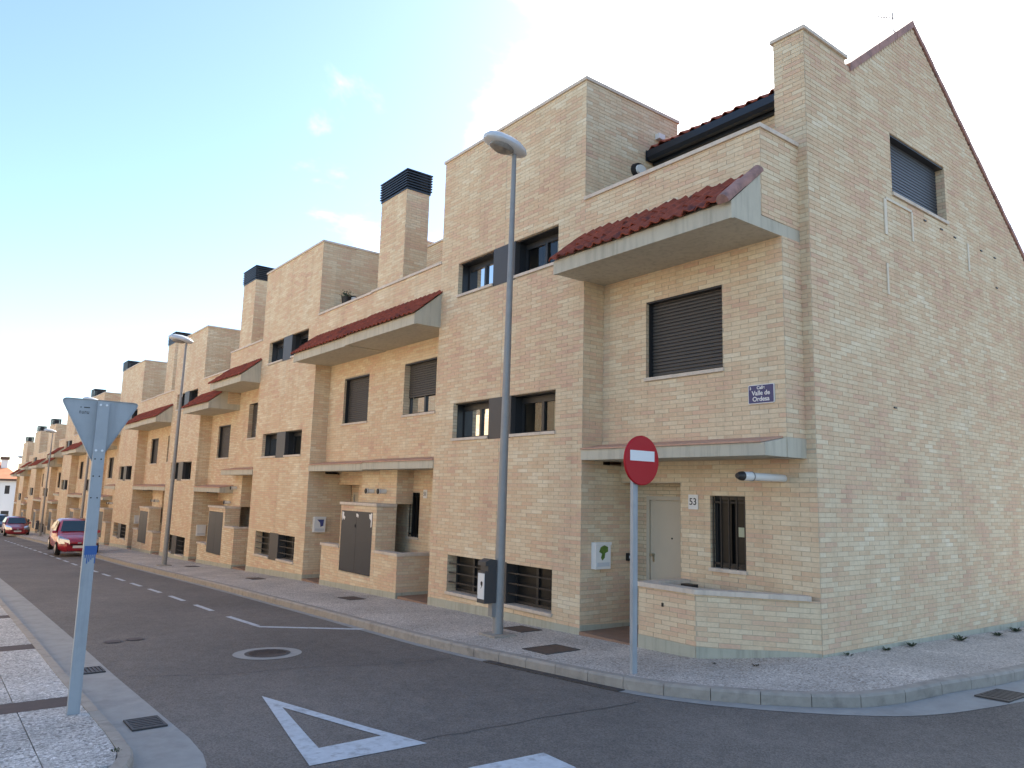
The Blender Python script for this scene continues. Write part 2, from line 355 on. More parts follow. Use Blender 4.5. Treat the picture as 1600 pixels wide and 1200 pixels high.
# walls: a recessed mortar face with openings, and bricks standing proud of it
PROUD = .005
class Bricks(list): pass
def wall(mb, br, P0, ud, nd, u0, u1, z0, z1, openings=(), depth=.22, ztop=None, tex=False, ext=(0, 0), skipz=None, rev=True):
    """mb core mesh (slot 0 face, slot 1 reveals); br list of bricks or None; P0 (x,y) of u=0; ztop(u) for sloping tops"""
    fm = 1 if tex else 0
    def pt(u, z, d=0.0): return (P0[0] + ud[0] * u - nd[0] * d, P0[1] + ud[1] * u - nd[1] * d, z)
    us = sorted(set([u0, u1] + [x for o in openings for x in o[:2] if u0 < x < u1]))
    zs = sorted(set([z0, z1] + [x for o in openings for x in o[2:] if z0 < x < z1]))
    if ztop is None:
        for a, b in zip(us, us[1:]):
            for c, d in zip(zs, zs[1:]):
                um, zm = (a + b) / 2, (c + d) / 2
                if any(o[0] < um < o[1] and o[2] < zm < o[3] for o in openings): continue
                mb.quad(pt(a, c), pt(b, c), pt(b, d), pt(a, d), fm)
    else:
        br_u = sorted(set(us + [x for x in ztop.knots if u0 < x < u1]))
        for a, b in zip(br_u, br_u[1:]):
            cols = [z for z in zs if z < min(ztop(a + 1e-6), ztop(b - 1e-6))]
            for c, d in zip(cols, cols[1:] + [None]):
                zm = (c + d) / 2 if d else None
                if d and any(o[0] < (a + b) / 2 < o[1] and o[2] < zm < o[3] for o in openings): continue
                if d: mb.quad(pt(a, c), pt(b, c), pt(b, d), pt(a, d), fm)
                else: mb.quad(pt(a, c), pt(b, c), pt(b, ztop(b - 1e-6)), pt(a, ztop(a + 1e-6)), fm)
    if rev:
        for o in openings:
            a, b, c, d = max(o[0], u0), min(o[1], u1), max(o[2], z0), min(o[3], z1)
            if o[0] > u0: mb.quad(pt(a, c, -PROUD), pt(a, d, -PROUD), pt(a, d, depth), pt(a, c, depth), 1)
            if o[1] < u1: mb.quad(pt(b, c, -PROUD), pt(b, d, -PROUD), pt(b, d, depth), pt(b, c, depth), 1)
            mb.quad(pt(a, d, -PROUD), pt(b, d, -PROUD), pt(b, d, depth), pt(a, d, depth), 1)
            if o[2] > z0: mb.quad(pt(a, c, -PROUD), pt(b, c, -PROUD), pt(b, c, depth), pt(a, c, depth), 1)
    if br is None: return
    k0 = math.floor(z0 / BH); k1 = math.ceil(z1 / BH)
    for k in range(k0, k1):
        c, d = max(z0, k * BH), min(z1, (k + 1) * BH)
        if d - c < .02: continue
        zm = (c + d) / 2
        iv = [(u0 - ext[0], u1 + ext[1])]
        if ztop is not None:
            iv = []; cur = None; n = int((u1 - u0) / .02)
            for i in range(n + 1):
                u = u0 + (u1 - u0) * i / n; ok = ztop(u) > d - .01
                if ok and cur is None: cur = u
                if (not ok or i == n) and cur is not None: iv.append((cur - (ext[0] if cur == u0 else 0), u)); cur = None
        for o in openings:
            if o[2] < zm < o[3]:
                nv = []
                for a, b in iv:
                    if o[1] <= a or o[0] >= b: nv.append((a, b)); continue
                    if o[0] > a: nv.append((a, o[0]))
                    if o[1] < b: nv.append((o[1], b))
                iv = nv
        ph = (k % 2) * BL / 2 + ((k * 7) % 5) * .004
        for a, b in iv:
            if b - a < .02: continue
            j = math.floor((a - ph) / BL); x = ph + j * BL
            while x < b:
                p, q = max(x, a), min(x + BL, b)
                if q - p > .025:
                    cu = (p + q) / 2; br.append((pt(cu, zm), ud, nd, q - p - JT, d - c - JT, random.random()))
                x += BL
def brick_mesh_into(mb, tints, b):
    (x, y, z), ud, nd, ln, h, tint = b
    pr = PROUD + (tint * 7919 % 1.0 - .5) * .003
    hx, hy = ud[0] * ln / 2, ud[1] * ln / 2; nx, ny = nd[0] * pr, nd[1] * pr
    i = len(mb.v); zz = h / 2
    mb.v += [(x - hx, y - hy, z - zz), (x + hx, y + hy, z - zz), (x + hx, y + hy, z + zz), (x - hx, y - hy, z + zz),
             (x - hx + nx, y - hy + ny, z - zz), (x + hx + nx, y + hy + ny, z - zz), (x + hx + nx, y + hy + ny, z + zz), (x - hx + nx, y - hy + ny, z + zz)]
    for q in ((4, 5, 6, 7), (0, 1, 5, 4), (1, 2, 6, 5), (2, 3, 7, 6), (3, 0, 4, 7)):
        mb.f.append(tuple(i + k for k in q)); mb.m.append(0); tints.append(tint)
BRICK_ME = {}
def cam_px(p):
    zc = CR[2][0] * p[0] + CR[2][1] * p[1] + CR[2][2] * p[2]
    if zc < .5: return None
    return ((CR[0][0] * p[0] + CR[0][1] * p[1] + CR[0][2] * p[2]) / zc * 1174 + 800, (CR[1][0] * p[0] + CR[1][1] * p[1] + CR[1][2] * p[2]) / zc * 1174 + 600)
def lay_bricks(bricks, parent, single=300):
    """the largest-showing bricks as parts of their own, the rest joined"""
    def show(b):
        (x, y, z), ud, nd, ln, h, t = b
        if nd[0] * -x + nd[1] * -y <= 0 or z < g(x, y) + .2: return 0
        a = cam_px((x - ud[0] * ln / 2, y - ud[1] * ln / 2, z)); c = cam_px((x + ud[0] * ln / 2, y + ud[1] * ln / 2, z)); e = cam_px((x, y, z + h / 2)); e2 = cam_px((x, y, z - h / 2))
        if not (a and c and e and e2) or not (0 < a[0] < 1600 and 0 < c[0] < 1600 and 0 < e[1] < 1200): return 0
        return abs(c[0] - a[0]) * abs(e2[1] - e[1])
    order = sorted(range(len(bricks)), key=lambda i: -show(bricks[i]))
    solo = set(order[:single]) if single else set()
    mb = MB(); tn = []
    for i, b in enumerate(bricks):
        if i not in solo: brick_mesh_into(mb, tn, b); continue
        (x, y, z), ud, nd, ln, h, t = b
        key = (round(ln, 2), round(h, 3), round(nd[0], 3), round(nd[1], 3))
        if key not in BRICK_ME:
            m1 = MB(); t1 = []; brick_mesh_into(m1, t1, ((0, 0, 0), ud, nd, ln, h, 0.5))
            me = bpy.data.meshes.new('brick'); me.from_pydata(m1.v, [], m1.f); me.materials.append(M['brick']); BRICK_ME[key] = me
        o = link('brick', BRICK_ME[key], parent); o.location = (x, y, z); o.color = (t, 0, 0, 1)
    o = mb.build('brick_facing', 'brick', parent, tint=tn); o['kind'] = 'stuff'
    return o

# ------------------------------------------------------------------ ground, road, pavements
def grid_sheet(name, xs, ys, off, m):
    mb = MB()
    nx, ny = len(xs), len(ys)
    mb.v = [(x, y, g(x, y) + off) for x in xs for y in ys]
    for i in range(nx - 1):
        for j in range(ny - 1):
            mb.f.append((i * ny + j, (i + 1) * ny + j, (i + 1) * ny + j + 1, i * ny + j + 1)); mb.m.append(0)
    return struct(mb.build(name, m))
grid_sheet('ground', [-900, -400, -140] + GX[1:] + [40, 300], [-400, -100, -30, 0, 6, 7.6, 8.2, 8.9, 20, 29, 80, 400], -.2, 'terrain')
xs = sorted(set(GX + [x * 1.0 for x in range(-136, -10, 4)] + [-10 + .4 * i for i in range(32)] + [4, 7, 14, 20, 30, 40]))
grid_sheet('road', xs, [-30, -10, -4, 0, 2, 4, 6, 7, 7.6] + [7.6 + .13 * i for i in range(1, 11)] + [9.5, 12, 16, 20, 29], RD, 'asphalt')

def resample(pts, step):
    out = []; acc = 0.0
    for a, b in zip(pts, pts[1:]):
        a, b = Vector(a), Vector(b); n = max(1, int((b - a).length / step + .5))
        for i in range(n): out.append(a.lerp(b, i / n))
    out.append(Vector(pts[-1])); return out
def offset_poly(p, d):
    r = []
    for i, q in enumerate(p):
        t = (p[min(i + 1, len(p) - 1)] - p[max(i - 1, 0)]).normalized(); r.append(q + Vector((-t.y, t.x)) * d)
    return r
KR_far = [(-140, 5.97), (-22, 5.97)]
KR = [(-22, 5.97), (-16, 5.97), (-10.6, 5.97), (-9.17, 6.03), (-8, 6.14), (-7, 6.25), (-5.95, 6.4), (-5.4, 6.58), (-4.9, 6.9), (-4.5, 7.24), (-4.2, 7.58), (-3.9, 8.05), (-3.7, 8.6), (-3.57, 9.4), (-3.53, 10.4), (-3.5, 14), (-3.5, 29)]
def chaikin(p, n=2):
    for _ in range(n):
        q = [p[0]]
        for a, b in zip(p, p[1:]): q += [(a[0] * .75 + b[0] * .25, a[1] * .75 + b[1] * .25), (a[0] * .25 + b[0] * .75, a[1] * .25 + b[1] * .75)]
        p = q + [p[-1]]
    return p
KR = chaikin(KR)
def even(p, step):
    ln = [0.0]
    for a, b in zip(p, p[1:]): ln.append(ln[-1] + math.dist(a, b))
    n = round(ln[-1] / step); out = []; i = 0
    for k in range(n + 1):
        d = ln[-1] * k / n
        while i < len(ln) - 2 and ln[i + 1] < d: i += 1
        f = (d - ln[i]) / max(1e-9, ln[i + 1] - ln[i]); out.append(Vector((p[i][0] + (p[i + 1][0] - p[i][0]) * f, p[i][1] + (p[i + 1][1] - p[i][1]) * f)))
    return out
kr = even(KR, .5); kw_far = resample(KR_far, 4)
allk = kw_far[:-1] + kr
inner = offset_poly(allk, .13)
# right-hand pavement of washed pebbles
mb = MB()
def back(p):
    if p.x < -6.5: return Vector((p.x, 9.25))
    if p.y > 9.3: return Vector((-5.45, p.y))
    return Vector((-5.6, 9.25))
def pave(line, backf, mb, k=7):
    for a, b in zip(line, line[1:]):
        A, B = backf(a), backf(b)
        for j in range(k):
            q = []
            for (u, v) in ((a.lerp(A, j / k), 0), (b.lerp(B, j / k), 0), (b.lerp(B, (j + 1) / k), 0), (a.lerp(A, (j + 1) / k), 0)): q.append((u.x, u.y, g(u.x, u.y)))
            if (Vector(q[0]) - Vector(q[1])).length < 1e-5 and (Vector(q[2]) - Vector(q[3])).length < 1e-5: continue
            mb.quad(*q)
pave(inner, back, mb)
struct(mb.build('pavement', 'pebbles'))
# kerb stones, each its own piece near the corner
def kerb(line, width, name, h=0.0, joint=.008, z_in=.006):
    root = None
    for i, (a, b) in enumerate(zip(line, line[1:])):
        d = (b - a); ln = d.length
        if ln < .05: continue
        d.normalize(); n = Vector((-d.y, d.x)) * width; a2 = a + d * joint / 2; b2 = b - d * joint / 2; bv = .02
        mb = MB(); P = []
        for p in (a2, b2):
            gz = g(p.x, p.y) + h
            P.append([(p.x - d.y * -.0, p.y, gz - .24), (p.x, p.y, gz - bv), (p.x + n.x * bv / abs(width), p.y + n.y * bv / abs(width), gz + z_in), (p.x + n.x, p.y + n.y, gz + z_in), (p.x + n.x, p.y + n.y, gz - .24)])
        A, B = P; mb.v = A + B
        mb.f = [(0, 1, 2, 3, 4), (9, 8, 7, 6, 5)] + [(k, (k + 1) % 5, 5 + (k + 1) % 5, 5 + k) for k in range(5)]; mb.m = [0] * 7
        if root is None:
            root = struct(bpy.data.objects.new(name, None)); C.objects.link(root); root.location = (a.x, a.y, g(a.x, a.y)); LOC[root.name] = tuple(root.location)
        mb.build('kerb_stone', 'kerb', root)
    return root
kerb(kr, .13, 'kerb_right')
mb = MB(); 
for a, b in zip(kw_far, kw_far[1:]):
    za, zb = g(a.x, a.y), g(b.x, b.y); mb.hexa([(a.x, a.y, za - .24), (b.x, b.y, zb - .24), (b.x, b.y + .13, zb - .24), (a.x, a.y + .13, za - .24), (a.x, a.y, za + .004), (b.x, b.y, zb + .004), (b.x, b.y + .13, zb + .004), (a.x, a.y + .13, za + .004)])
struct(mb.build('kerb_far_right', 'kerb'))
# right-hand concrete gutter
GO = [(-140, 5.85), (-22, 5.85), (-16, 5.85), (-10.6, 5.85), (-9.17, 5.92), (-8, 6.03), (-7, 6.13), (-5.95, 6.26), (-5.3, 6.44), (-4.75, 6.76), (-4.35, 7.06), (-4.0, 7.38), (-3.6, 7.85), (-3.3, 8.3), (-3.05, 8.9), (-2.97, 10.4), (-2.95, 14), (-2.95, 29)]
GO = [GO[0]] + chaikin(GO[1:])
mb = MB(); KK = [KR_far[0]] + KR
for (a, b, c, d) in zip(KK, KK[1:], GO[1:], GO):
    sheet(mb, a, b, c, d, RD + .004, n=max(1, int(abs(a[0] - b[0]) / 1.0) if a[0] > -23 else 40), k=2)
struct(mb.build('gutter_right', 'concrete'))
# left-hand pavement, kerb and gutter
KLs = [(-5.7, -25), (-5.7, -4), (-5.7, .2), (-5.71, .5), (-5.75, .75), (-5.83, .97), (-5.94, 1.15), (-6.08, 1.3), (-6.24, 1.4), (-6.43, 1.47), (-6.65, 1.51), (-7.2, 1.52), (-10, 1.5), (-30, 1.5)]
kl = resample(KLs[1:], .4); kl = [p for p in kl if p.y > -4.1]
klx = kl
kerb(kl, .11, 'kerb_left', h=-.02)
mb = MB(); mb.box(-140, -30, 1.39, 1.5, 0, 0)
mb = MB()
for a, b in zip(lin(-140, -30, 30), lin(-140, -30, 30)[1:]):
    mb.hexa([(a, 1.39, g(a) - .24), (b, 1.39, g(b) - .24), (b, 1.5, g(b) - .24), (a, 1.5, g(a) - .24), (a, 1.39, g(a) - .018), (b, 1.39, g(b) - .018), (b, 1.5, g(b) - .018), (a, 1.5, g(a) - .018)])
struct(mb.build('kerb_far_left', 'kerb'))
GL = [(-5.2, -25), (-5.2, -4), (-5.2, .2), (-5.21, .6), (-5.27, .95), (-5.38, 1.24), (-5.53, 1.49), (-5.72, 1.69), (-5.94, 1.84), (-6.2, 1.94), (-6.5, 2.0), (-7.0, 2.03), (-10, 2.0), (-30, 2.0)]
mb = MB()
for (a, b, c, d) in zip(KLs, KLs[1:], GL[1:], GL): sheet(mb, a, b, c, d, RD + .004, n=max(3, int(abs(a[0] - b[0]) / .8)), k=2)
sheet(mb, (-30, 1.5), (-140, 1.5), (-140, 2.0), (-30, 2.0), RD + .004, n=60, k=1)
struct(mb.build('gutter_left', 'concrete'))
def yk(x):
    pts = [(-140, 1.39), (-7.2, 1.41), (-6.6, 1.39), (-6.27, 1.30), (-6.0, 1.06), (-5.85, .73), (-5.81, .2)]
    for (a, b), (c, d) in zip(pts, pts[1:]):
        if a <= x <= c: return b + (d - b) * (x - a) / (c - a)
    return pts[-1][1]
pl = struct(bpy.data.objects.new('pavement_left', None)); C.objects.link(pl); pl.location = (-10, 0, g(-10)); LOC[pl.name] = tuple(pl.location)
mb = MB()
for a, b in zip([-140, -80, -40, -30, -24, -19, -15, -12.9, -10.5, -8.6, -7.2, -6.6, -6.27, -6.0, -5.86], [-80, -40, -30, -24, -19, -15, -12.9, -10.5, -8.6, -7.2, -6.6, -6.27, -6.0, -5.86, -5.81]):
    o = -.035 if a > -31 else -.02
    mb.quad((a, -25, g(a) + o), (b, -25, g(b) + o), (b, yk(b), g(b) + o), (a, yk(a), g(a) + o))
mb.build('paving_bed', 'pebble_slab', pl)
def slab(xa, xb, ya, yb, name, m):
    n = 4 if xb > -7.3 else 1; mb = MB(); x_ = lin(xa, xb, n)
    top = [(x, (min(yb, yk(x)) if yb > 1 else yb), 0) for x in x_]; bot = [(x, ya, 0) for x in x_]
    if min(p[1] for p in top) - ya < .06: return
    ring = bot + top[::-1]; n2 = len(ring)
    mb.v = [(p[0], p[1], g(p[0]) - .02) for p in ring] + [(p[0], p[1], g(p[0]) - .07) for p in ring]
    mb.f = [tuple(range(n2)), tuple(range(2 * n2 - 1, n2 - 1, -1))] + [(k, (k + 1) % n2, n2 + (k + 1) % n2, n2 + k) for k in range(n2)]; mb.m = [0] * len(mb.f)
    mb.build(name, m, pl)
for bx in [-8.56 - 3.48 * k for k in range(0, 7)]:
    slab(bx - .2, bx + .2, -.9, 1.42, 'dark_paving_band', 'brown_tile')
for k in range(0, 7):
    x1 = -8.56 - 3.48 * k - .205; x0 = x1 - 3.07
    for a, b in zip(lin(x0, x1, 4), lin(x0, x1, 4)[1:]):
        for ya, yb in ((.90, 1.42), (.36, .89), (-.18, .35)): slab(a + .004, b - .004, ya, yb, 'paving_slab', 'pebble_slab')
for a, b in ((-8.35, -7.6), (-7.592, -6.85), (-6.842, -6.3), (-6.292, -5.83)):
    for ya, yb in ((.90, 1.42), (.36, .89), (-.18, .35)): slab(a, b, ya, yb, 'paving_slab', 'pebble_slab')

# ------------------------------------------------------------------ houses
W_ = 2.155
TC = [-10.72, -21.22, -31.8, -42.3, -52.5, -62.85, -73.1, -83.3, -93.5]
LT = [0, -.12, -.81, -.84, -1.52, -1.58, -2.27, -2.34, -3.0]
LRr = [0, -.10, -.77, -.82, -1.5, -1.56, -2.25, -2.3, -2.95]      # recess level right of each tower
LRl = [-.08, -.17, -.80, -.86, -1.52, -1.6, -2.27, -2.36, -3.0]
ORD = ['first', 'second', 'third', 'fourth', 'fifth', 'sixth', 'seventh', 'eighth', 'ninth', 'tenth', 'eleventh', 'twelfth', 'thirteenth', 'fourteenth', 'fifteenth', 'sixteenth', 'seventeenth', 'eighteenth']
GABX, RY, GY, PARX = -5.175, 8.44, 8.87, -5.312
CX = [(a + b) / 2 for a, b in zip(TC, TC[1:])] + [TC[-1] - 5.2]

def ubox(mb, P, ud, nd, u0, u1, d0, d1, z0, z1, m=0):
    a = (P[0] + ud[0] * u0 - nd[0] * d0, P[1] + ud[1] * u0 - nd[1] * d0); b = (P[0] + ud[0] * u1 - nd[0] * d1, P[1] + ud[1] * u1 - nd[1] * d1)
    mb.box(a[0], b[0], a[1], b[1], z0, z1, m)
def slats(P, ud, nd, u0, u1, d, z0, z1, name, m, parent, pitch=.052):
    mb = MB(); z = z1
    while z > z0 + .01:
        za = max(z0, z - pitch)
        a = lambda u, dd, zz: (P[0] + ud[0] * u - nd[0] * dd, P[1] + ud[1] * u - nd[1] * dd, zz)
        h = z - za
        prof = [(d + .012, za + .001), (d + .002, za + h * .18), (d, za + h * .5), (d + .004, za + h * .85), (d + .014, z - .001)]
        for (p, q) in zip(prof, prof[1:]): mb.quad(a(u0, *p), a(u1, *p), a(u1, *q), a(u0, *q))
        z = za
    return mb.build(name, m, parent, smooth=False)
def window(house, P, ud, nd, u0, u1, z0, z1, kind, full=True, open_z=None, sm='shutter'):
    """frame is the part; panes, shutter, bars, sill hang from it"""
    dep = {'tower': .24, 'low': .2, 'shutter': .16, 'bar': .1}[kind]
    fw = .05; mb = MB()
    zs = z0 + .05
    ubox(mb, P, ud, nd, u0, u0 + fw, dep, dep + .06, zs, z1); ubox(mb, P, ud, nd, u1 - fw, u1, dep, dep + .06, zs, z1)
    ubox(mb, P, ud, nd, u0 + fw, u1 - fw, dep, dep + .06, z1 - (.13 if kind == 'tower' else fw), z1); ubox(mb, P, ud, nd, u0 + fw, u1 - fw, dep, dep + .06, zs, zs + fw)
    um = (u0 + u1) / 2
    if kind in ('tower', 'low') or open_z: ubox(mb, P, ud, nd, um - .03, um + .03, dep - .008, dep + .055, zs + fw, z1 - (.13 if kind == 'tower' else fw))
    if kind == 'shutter': ubox(mb, P, ud, nd, u0 + .002, u1 - .002, .012, dep, z1 - .03, z1 - .003); ubox(mb, P, ud, nd, u0 + .002, u0 + .02, .05, dep, zs, z1 - .03)
    if kind == 'tower':   # dark metal lining of the reveal
        for a, b in ((u0, u0 + .012), (u1 - .012, u1)): ubox(mb, P, ud, nd, a, b, .09, dep, zs, z1)
        ubox(mb, P, ud, nd, u0 + .012, u1 - .012, .05, dep, z1 - .02, z1 - .002)
    fr = mb.build('window', 'dark_frame', house)
    if full or kind != 'shutter':
        for a, b in ((u0 + fw, um - .03), (um + .03, u1 - fw)):
            mb = MB(); q_ = lambda u, z: (P[0] + ud[0] * u - nd[0] * (dep + .03), P[1] + ud[1] * u - nd[1] * (dep + .03), z); mb.quad(q_(a, zs + fw), q_(b, zs + fw), q_(b, z1 - fw), q_(a, z1 - fw)); mb.build('pane', 'dull_glass' if kind in ('low', 'bar') else 'glass', fr)
        rd_ = .7 if kind == 'tower' or open_z else .12
        mb = MB(); ubox(mb, P, ud, nd, u0 - (.3 if rd_ > .5 else 0), u1 + (.3 if rd_ > .5 else 0), dep + rd_, dep + rd_ + .02, z0 - .5, z1 + .4); mb.build('room_wall', 'room' if rd_ > .5 else 'interior', fr)
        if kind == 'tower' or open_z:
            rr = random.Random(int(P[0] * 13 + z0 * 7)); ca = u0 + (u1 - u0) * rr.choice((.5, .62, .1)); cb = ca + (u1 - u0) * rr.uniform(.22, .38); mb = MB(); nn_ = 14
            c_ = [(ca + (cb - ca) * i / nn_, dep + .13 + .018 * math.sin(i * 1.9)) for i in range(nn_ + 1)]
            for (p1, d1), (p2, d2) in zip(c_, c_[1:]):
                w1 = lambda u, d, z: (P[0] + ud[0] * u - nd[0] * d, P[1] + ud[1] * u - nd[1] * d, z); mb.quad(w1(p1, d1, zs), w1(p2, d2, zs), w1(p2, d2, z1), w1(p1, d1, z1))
            mb.build('reflection_sheet', 'reflection_sheet', fr, True)  # wavy pale sheet added to look like the sunlit row reflected in the glass
    mb = MB(); ubox(mb, P, ud, nd, u0 - (.02 if kind != 'tower' else -.0), u1 + .02, -.035, dep, z0, zs); mb.build('sill', 'stone', fr)
    if kind == 'shutter':
        slats(P, ud, nd, u0 + .02, u1 - .02, dep - .035, open_z or zs, z1, 'roller_shutter', sm, fr)
    if kind == 'low':
        for k in range(3):
            zb = zs + (z1 - zs) * (.25 + .25 * k); mb = MB(); ubox(mb, P, ud, nd, u0 + .004, u1 - .004, .03, .05, zb - .012, zb + .012); mb.build('bar', 'black', fr)
    if kind == 'bar':
        n = 5 if u1 - u0 > .5 else 4
        for k in range(n):
            uu = u0 + .03 + (u1 - u0 - .06) * k / (n - 1); mb = MB(); ubox(mb, P, ud, nd, uu - .008, uu + .008, .02, .036, zs, z1 - .01); mb.build('bar', 'black', fr)
        mb = MB(); ubox(mb, P, ud, nd, u0 + .01, u1 - .01, .036, .05, z1 - .1, z1 - .075); ubox(mb, P, ud, nd, u0 + .01, u1 - .01, .036, .05, zs + .05, zs + .075); mb.build('bar_rail', 'black', fr)
    return fr

# wavy roof tile in its own coordinates: x across, y up the slope
def tile_rows(width, length, thick=.014, amp=.042, n=8):
    pr = []
    for i in range(n + 1):
        t = i / n; pr.append((t * width, amp * (.5 - .5 * math.cos(2 * math.pi * min(1, t / .72))) if t < .72 else 0.0))
    return pr
def tile_into(mb, o, ax, ay, az, width, length):
    pr = tile_rows(width, length); n = len(pr); i = len(mb.v)
    for yy, lift in ((0, .016), (length, 0)):
        for x, z in pr: mb.v.append(tuple(o + ax * x + ay * yy + az * (z + lift)))
        for x, z in pr: mb.v.append(tuple(o + ax * x + ay * yy + az * (z + lift - .016)))
    for k in range(n - 1):
        mb.f += [(i + k, i + k + 1, i + 2 * n + k + 1, i + 2 * n + k), (i + n + k, i + 3 * n + k, i + 3 * n + k + 1, i + n + k + 1), (i + k, i + n + k, i + n + k + 1, i + k + 1)]; mb.m += [0, 0, 0]
    mb.f += [(i, i + 2 * n, i + 3 * n, i + n), (i + n - 1, i + 2 * n - 1, i + 4 * n - 1, i + 3 * n - 1)]; mb.m += [0, 0]
def tiles(parent, x0, x1, y0, z0, y1, z1, rows, pitch, name, single_rows=0, m='terracotta'):
    ay = Vector((0, y1 - y0, z1 - z0)); tot = ay.length; ay.normalize(); ax = Vector((1, 0, 0)); az = ax.cross(ay)
    n = max(1, round(abs(x1 - x0) / pitch)); pw = (x1 - x0) / n; ln = tot / rows
    big = MB(); me = None
    for r in range(rows):
        for c in range(n):
            o = Vector((x0 + c * pw, y0, z0)) + ay * (ln * r) + az * (.0)
            if r < single_rows:
                if me is None:
                    t = MB(); tile_into(t, Vector((0, 0, 0)), ax, ay, az, pw * 1.03, ln * 1.12); me = bpy.data.meshes.new(name); me.from_pydata(t.v, [], t.f); me.materials.append(M[m]); me.polygons.foreach_set('use_smooth', [True] * len(me.polygons)); me.set_sharp_from_angle(angle=R_(50))
                q = link(name, me, parent); q.location = o + Vector((random.uniform(-.008, .008), random.uniform(-.022, .022), random.uniform(-.004, .01))); q.rotation_euler = (random.uniform(-.02, .02), random.uniform(-.05, .05), random.uniform(-.05, .05))
            else: tile_into(big, o + az * random.uniform(-.003, .003), ax, ay, az, pw * 1.02, ln * 1.1)
    if big.v:
        q = big.build(name + 's', m, parent, smooth=True); q['kind'] = 'stuff'; return q

def coping(house, boxes, name='coping', m='stone'):
    for b in boxes: MB().box(*b).build(name, m, house)

def plinth(house, segs, h=.13):
    mb = MB()
    for (x0, y0, x1, y1, nx, ny) in segs:
        n = 4
        for i in range(n):
            a = i / n; b = (i + 1) / n; p = (x0 + (x1 - x0) * a, y0 + (y1 - y0) * a); q = (x0 + (x1 - x0) * b, y0 + (y1 - y0) * b)
            hh = h if not isinstance(h, tuple) else None
            ha = h if hh else h[0] + (h[1] - h[0]) * a; hb = h if hh else h[0] + (h[1] - h[0]) * b
            t = .011
            pa, qa = (p[0] + nx * t, p[1] + ny * t), (q[0] + nx * t, q[1] + ny * t)
            za, zb = g(*p), g(*q)
            mb.quad((*pa, za - .15), (*qa, zb - .15), (*qa, zb + hb), (*pa, za + ha)); mb.quad((*pa, za + ha), (*qa, zb + hb), (*q, zb + hb), (*p, za + ha))
            if i == 0: mb.quad((*p, za - .15), (*pa, za - .15), (*pa, za + ha), (*p, za + ha))
            if i == n - 1: mb.quad((*q, zb - .15), (*qa, zb - .15), (*qa, zb + hb), (*q, zb + hb))
    return mb.build('plinth', 'plinth', house)

def chimney(house, xc, zt, br):
    mb = MB(); b = [] if br else None
    x0, x1, y0, y1 = xc - .64, xc + .64, 8.45, 9.08; zb = zt - 3.4
    wall(mb, b, (x0, y0), (1, 0), (0, -1), 0, 1.28, zb, zt, tex=not br, ext=(PROUD, PROUD)); wall(mb, b, (x1, y0), (0, 1), (1, 0), 0, .63, zb, zt, tex=not br)
    wall(mb, None, (x0, y0), (0, 1), (-1, 0), 0, .63, zb, zt, tex=True); wall(mb, None, (x0, y1), (1, 0), (0, 1), 0, 1.28, zb, zt, tex=True)
    mb.quad((x0, y0, zt), (x1, y0, zt), (x1, y1, zt), (x0, y1, zt), 1)
    ch = mb.build('chimney', ['mortar', 'brickwork'], house)
    if br: lay_bricks(b, ch, 0)
    mb = MB(); mb.box(x0 + .2, x1 - .2, y0 + .15, y1 - .15, zt, zt + .4); mb.box(x0 - .02, x1 + .02, y0 - .02, y1 + .02, zt - .02, zt + .03)
    for a, c in ((x0, y0), (x1 - .04, y0), (x0, y1 - .04), (x1 - .04, y1 - .04)): mb.box(a, a + .04, c, c + .04, zt + .03, zt + .45)
    cap = mb.build('chimney_cap', 'blue_black', ch)
    for k in range(6):
        z = zt + .055 + k * .068; mb = MB(); e = .045
        for (ax0, ax1, ay0, ay1) in ((x0 - e, x1 + e, y0 - e, y0 + .01), (x0 - e, x1 + e, y1 - .01, y1 + e), (x0 - e, x0 + .01, y0 + .01, y1 - .01), (x1 - .01, x1 + e, y0 + .01, y1 - .01)): mb.box(ax0, ax1, ay0, ay1, z, z + .03)
        mb.build('louvre', 'blue_black', ch)
    mb = MB(); mb.box(x0 - .05, x1 + .05, y0 - .05, y1 + .05, zt + .46, zt + .49); mb.build('cap_plate', 'blue_black', ch)

def mailbox(P, ud, nd, u, z, label, print_m):
    a = (P[0] + ud[0] * u, P[1] + ud[1] * u)
    t = thing('mailbox', (a[0] + nd[0] * .05, a[1] + nd[1] * .05, z), label, 'mailbox', 'mailboxes on the tower sides')
    mb = MB(); ubox(mb, a, ud, nd, -.16, .16, -.105, -.007, z, z + .4); ubox(mb, a, ud, nd, -.165, .165, -.12, -.105, z + .36, z + .405); mb.build('box', 'white_plastic', t)
    mb = MB(); ubox(mb, a, ud, nd, -.13, .13, -.112, -.106, z + .04, z + .1); mb.build('flap', 'lamp_shell', t)
    if print_m:
        mb = MB()
        pts = [(-.05, .17), (-.02, .13), (.03, .17), (.04, .24), (.1, .26), (.1, .33), (.02, .36), (-.06, .33), (-.09, .26), (-.03, .23)] if print_m == 'green_print' else [(.02, .14), (.1, .17), (.11, .33), (-.08, .33), (.0, .25)]
        mb.poly([(a[0] + ud[0] * q + nd[0] * .1075, a[1] + ud[1] * q + nd[1] * .1075, z + zz) for q, zz in pts]); mb.build('picture', print_m, t)

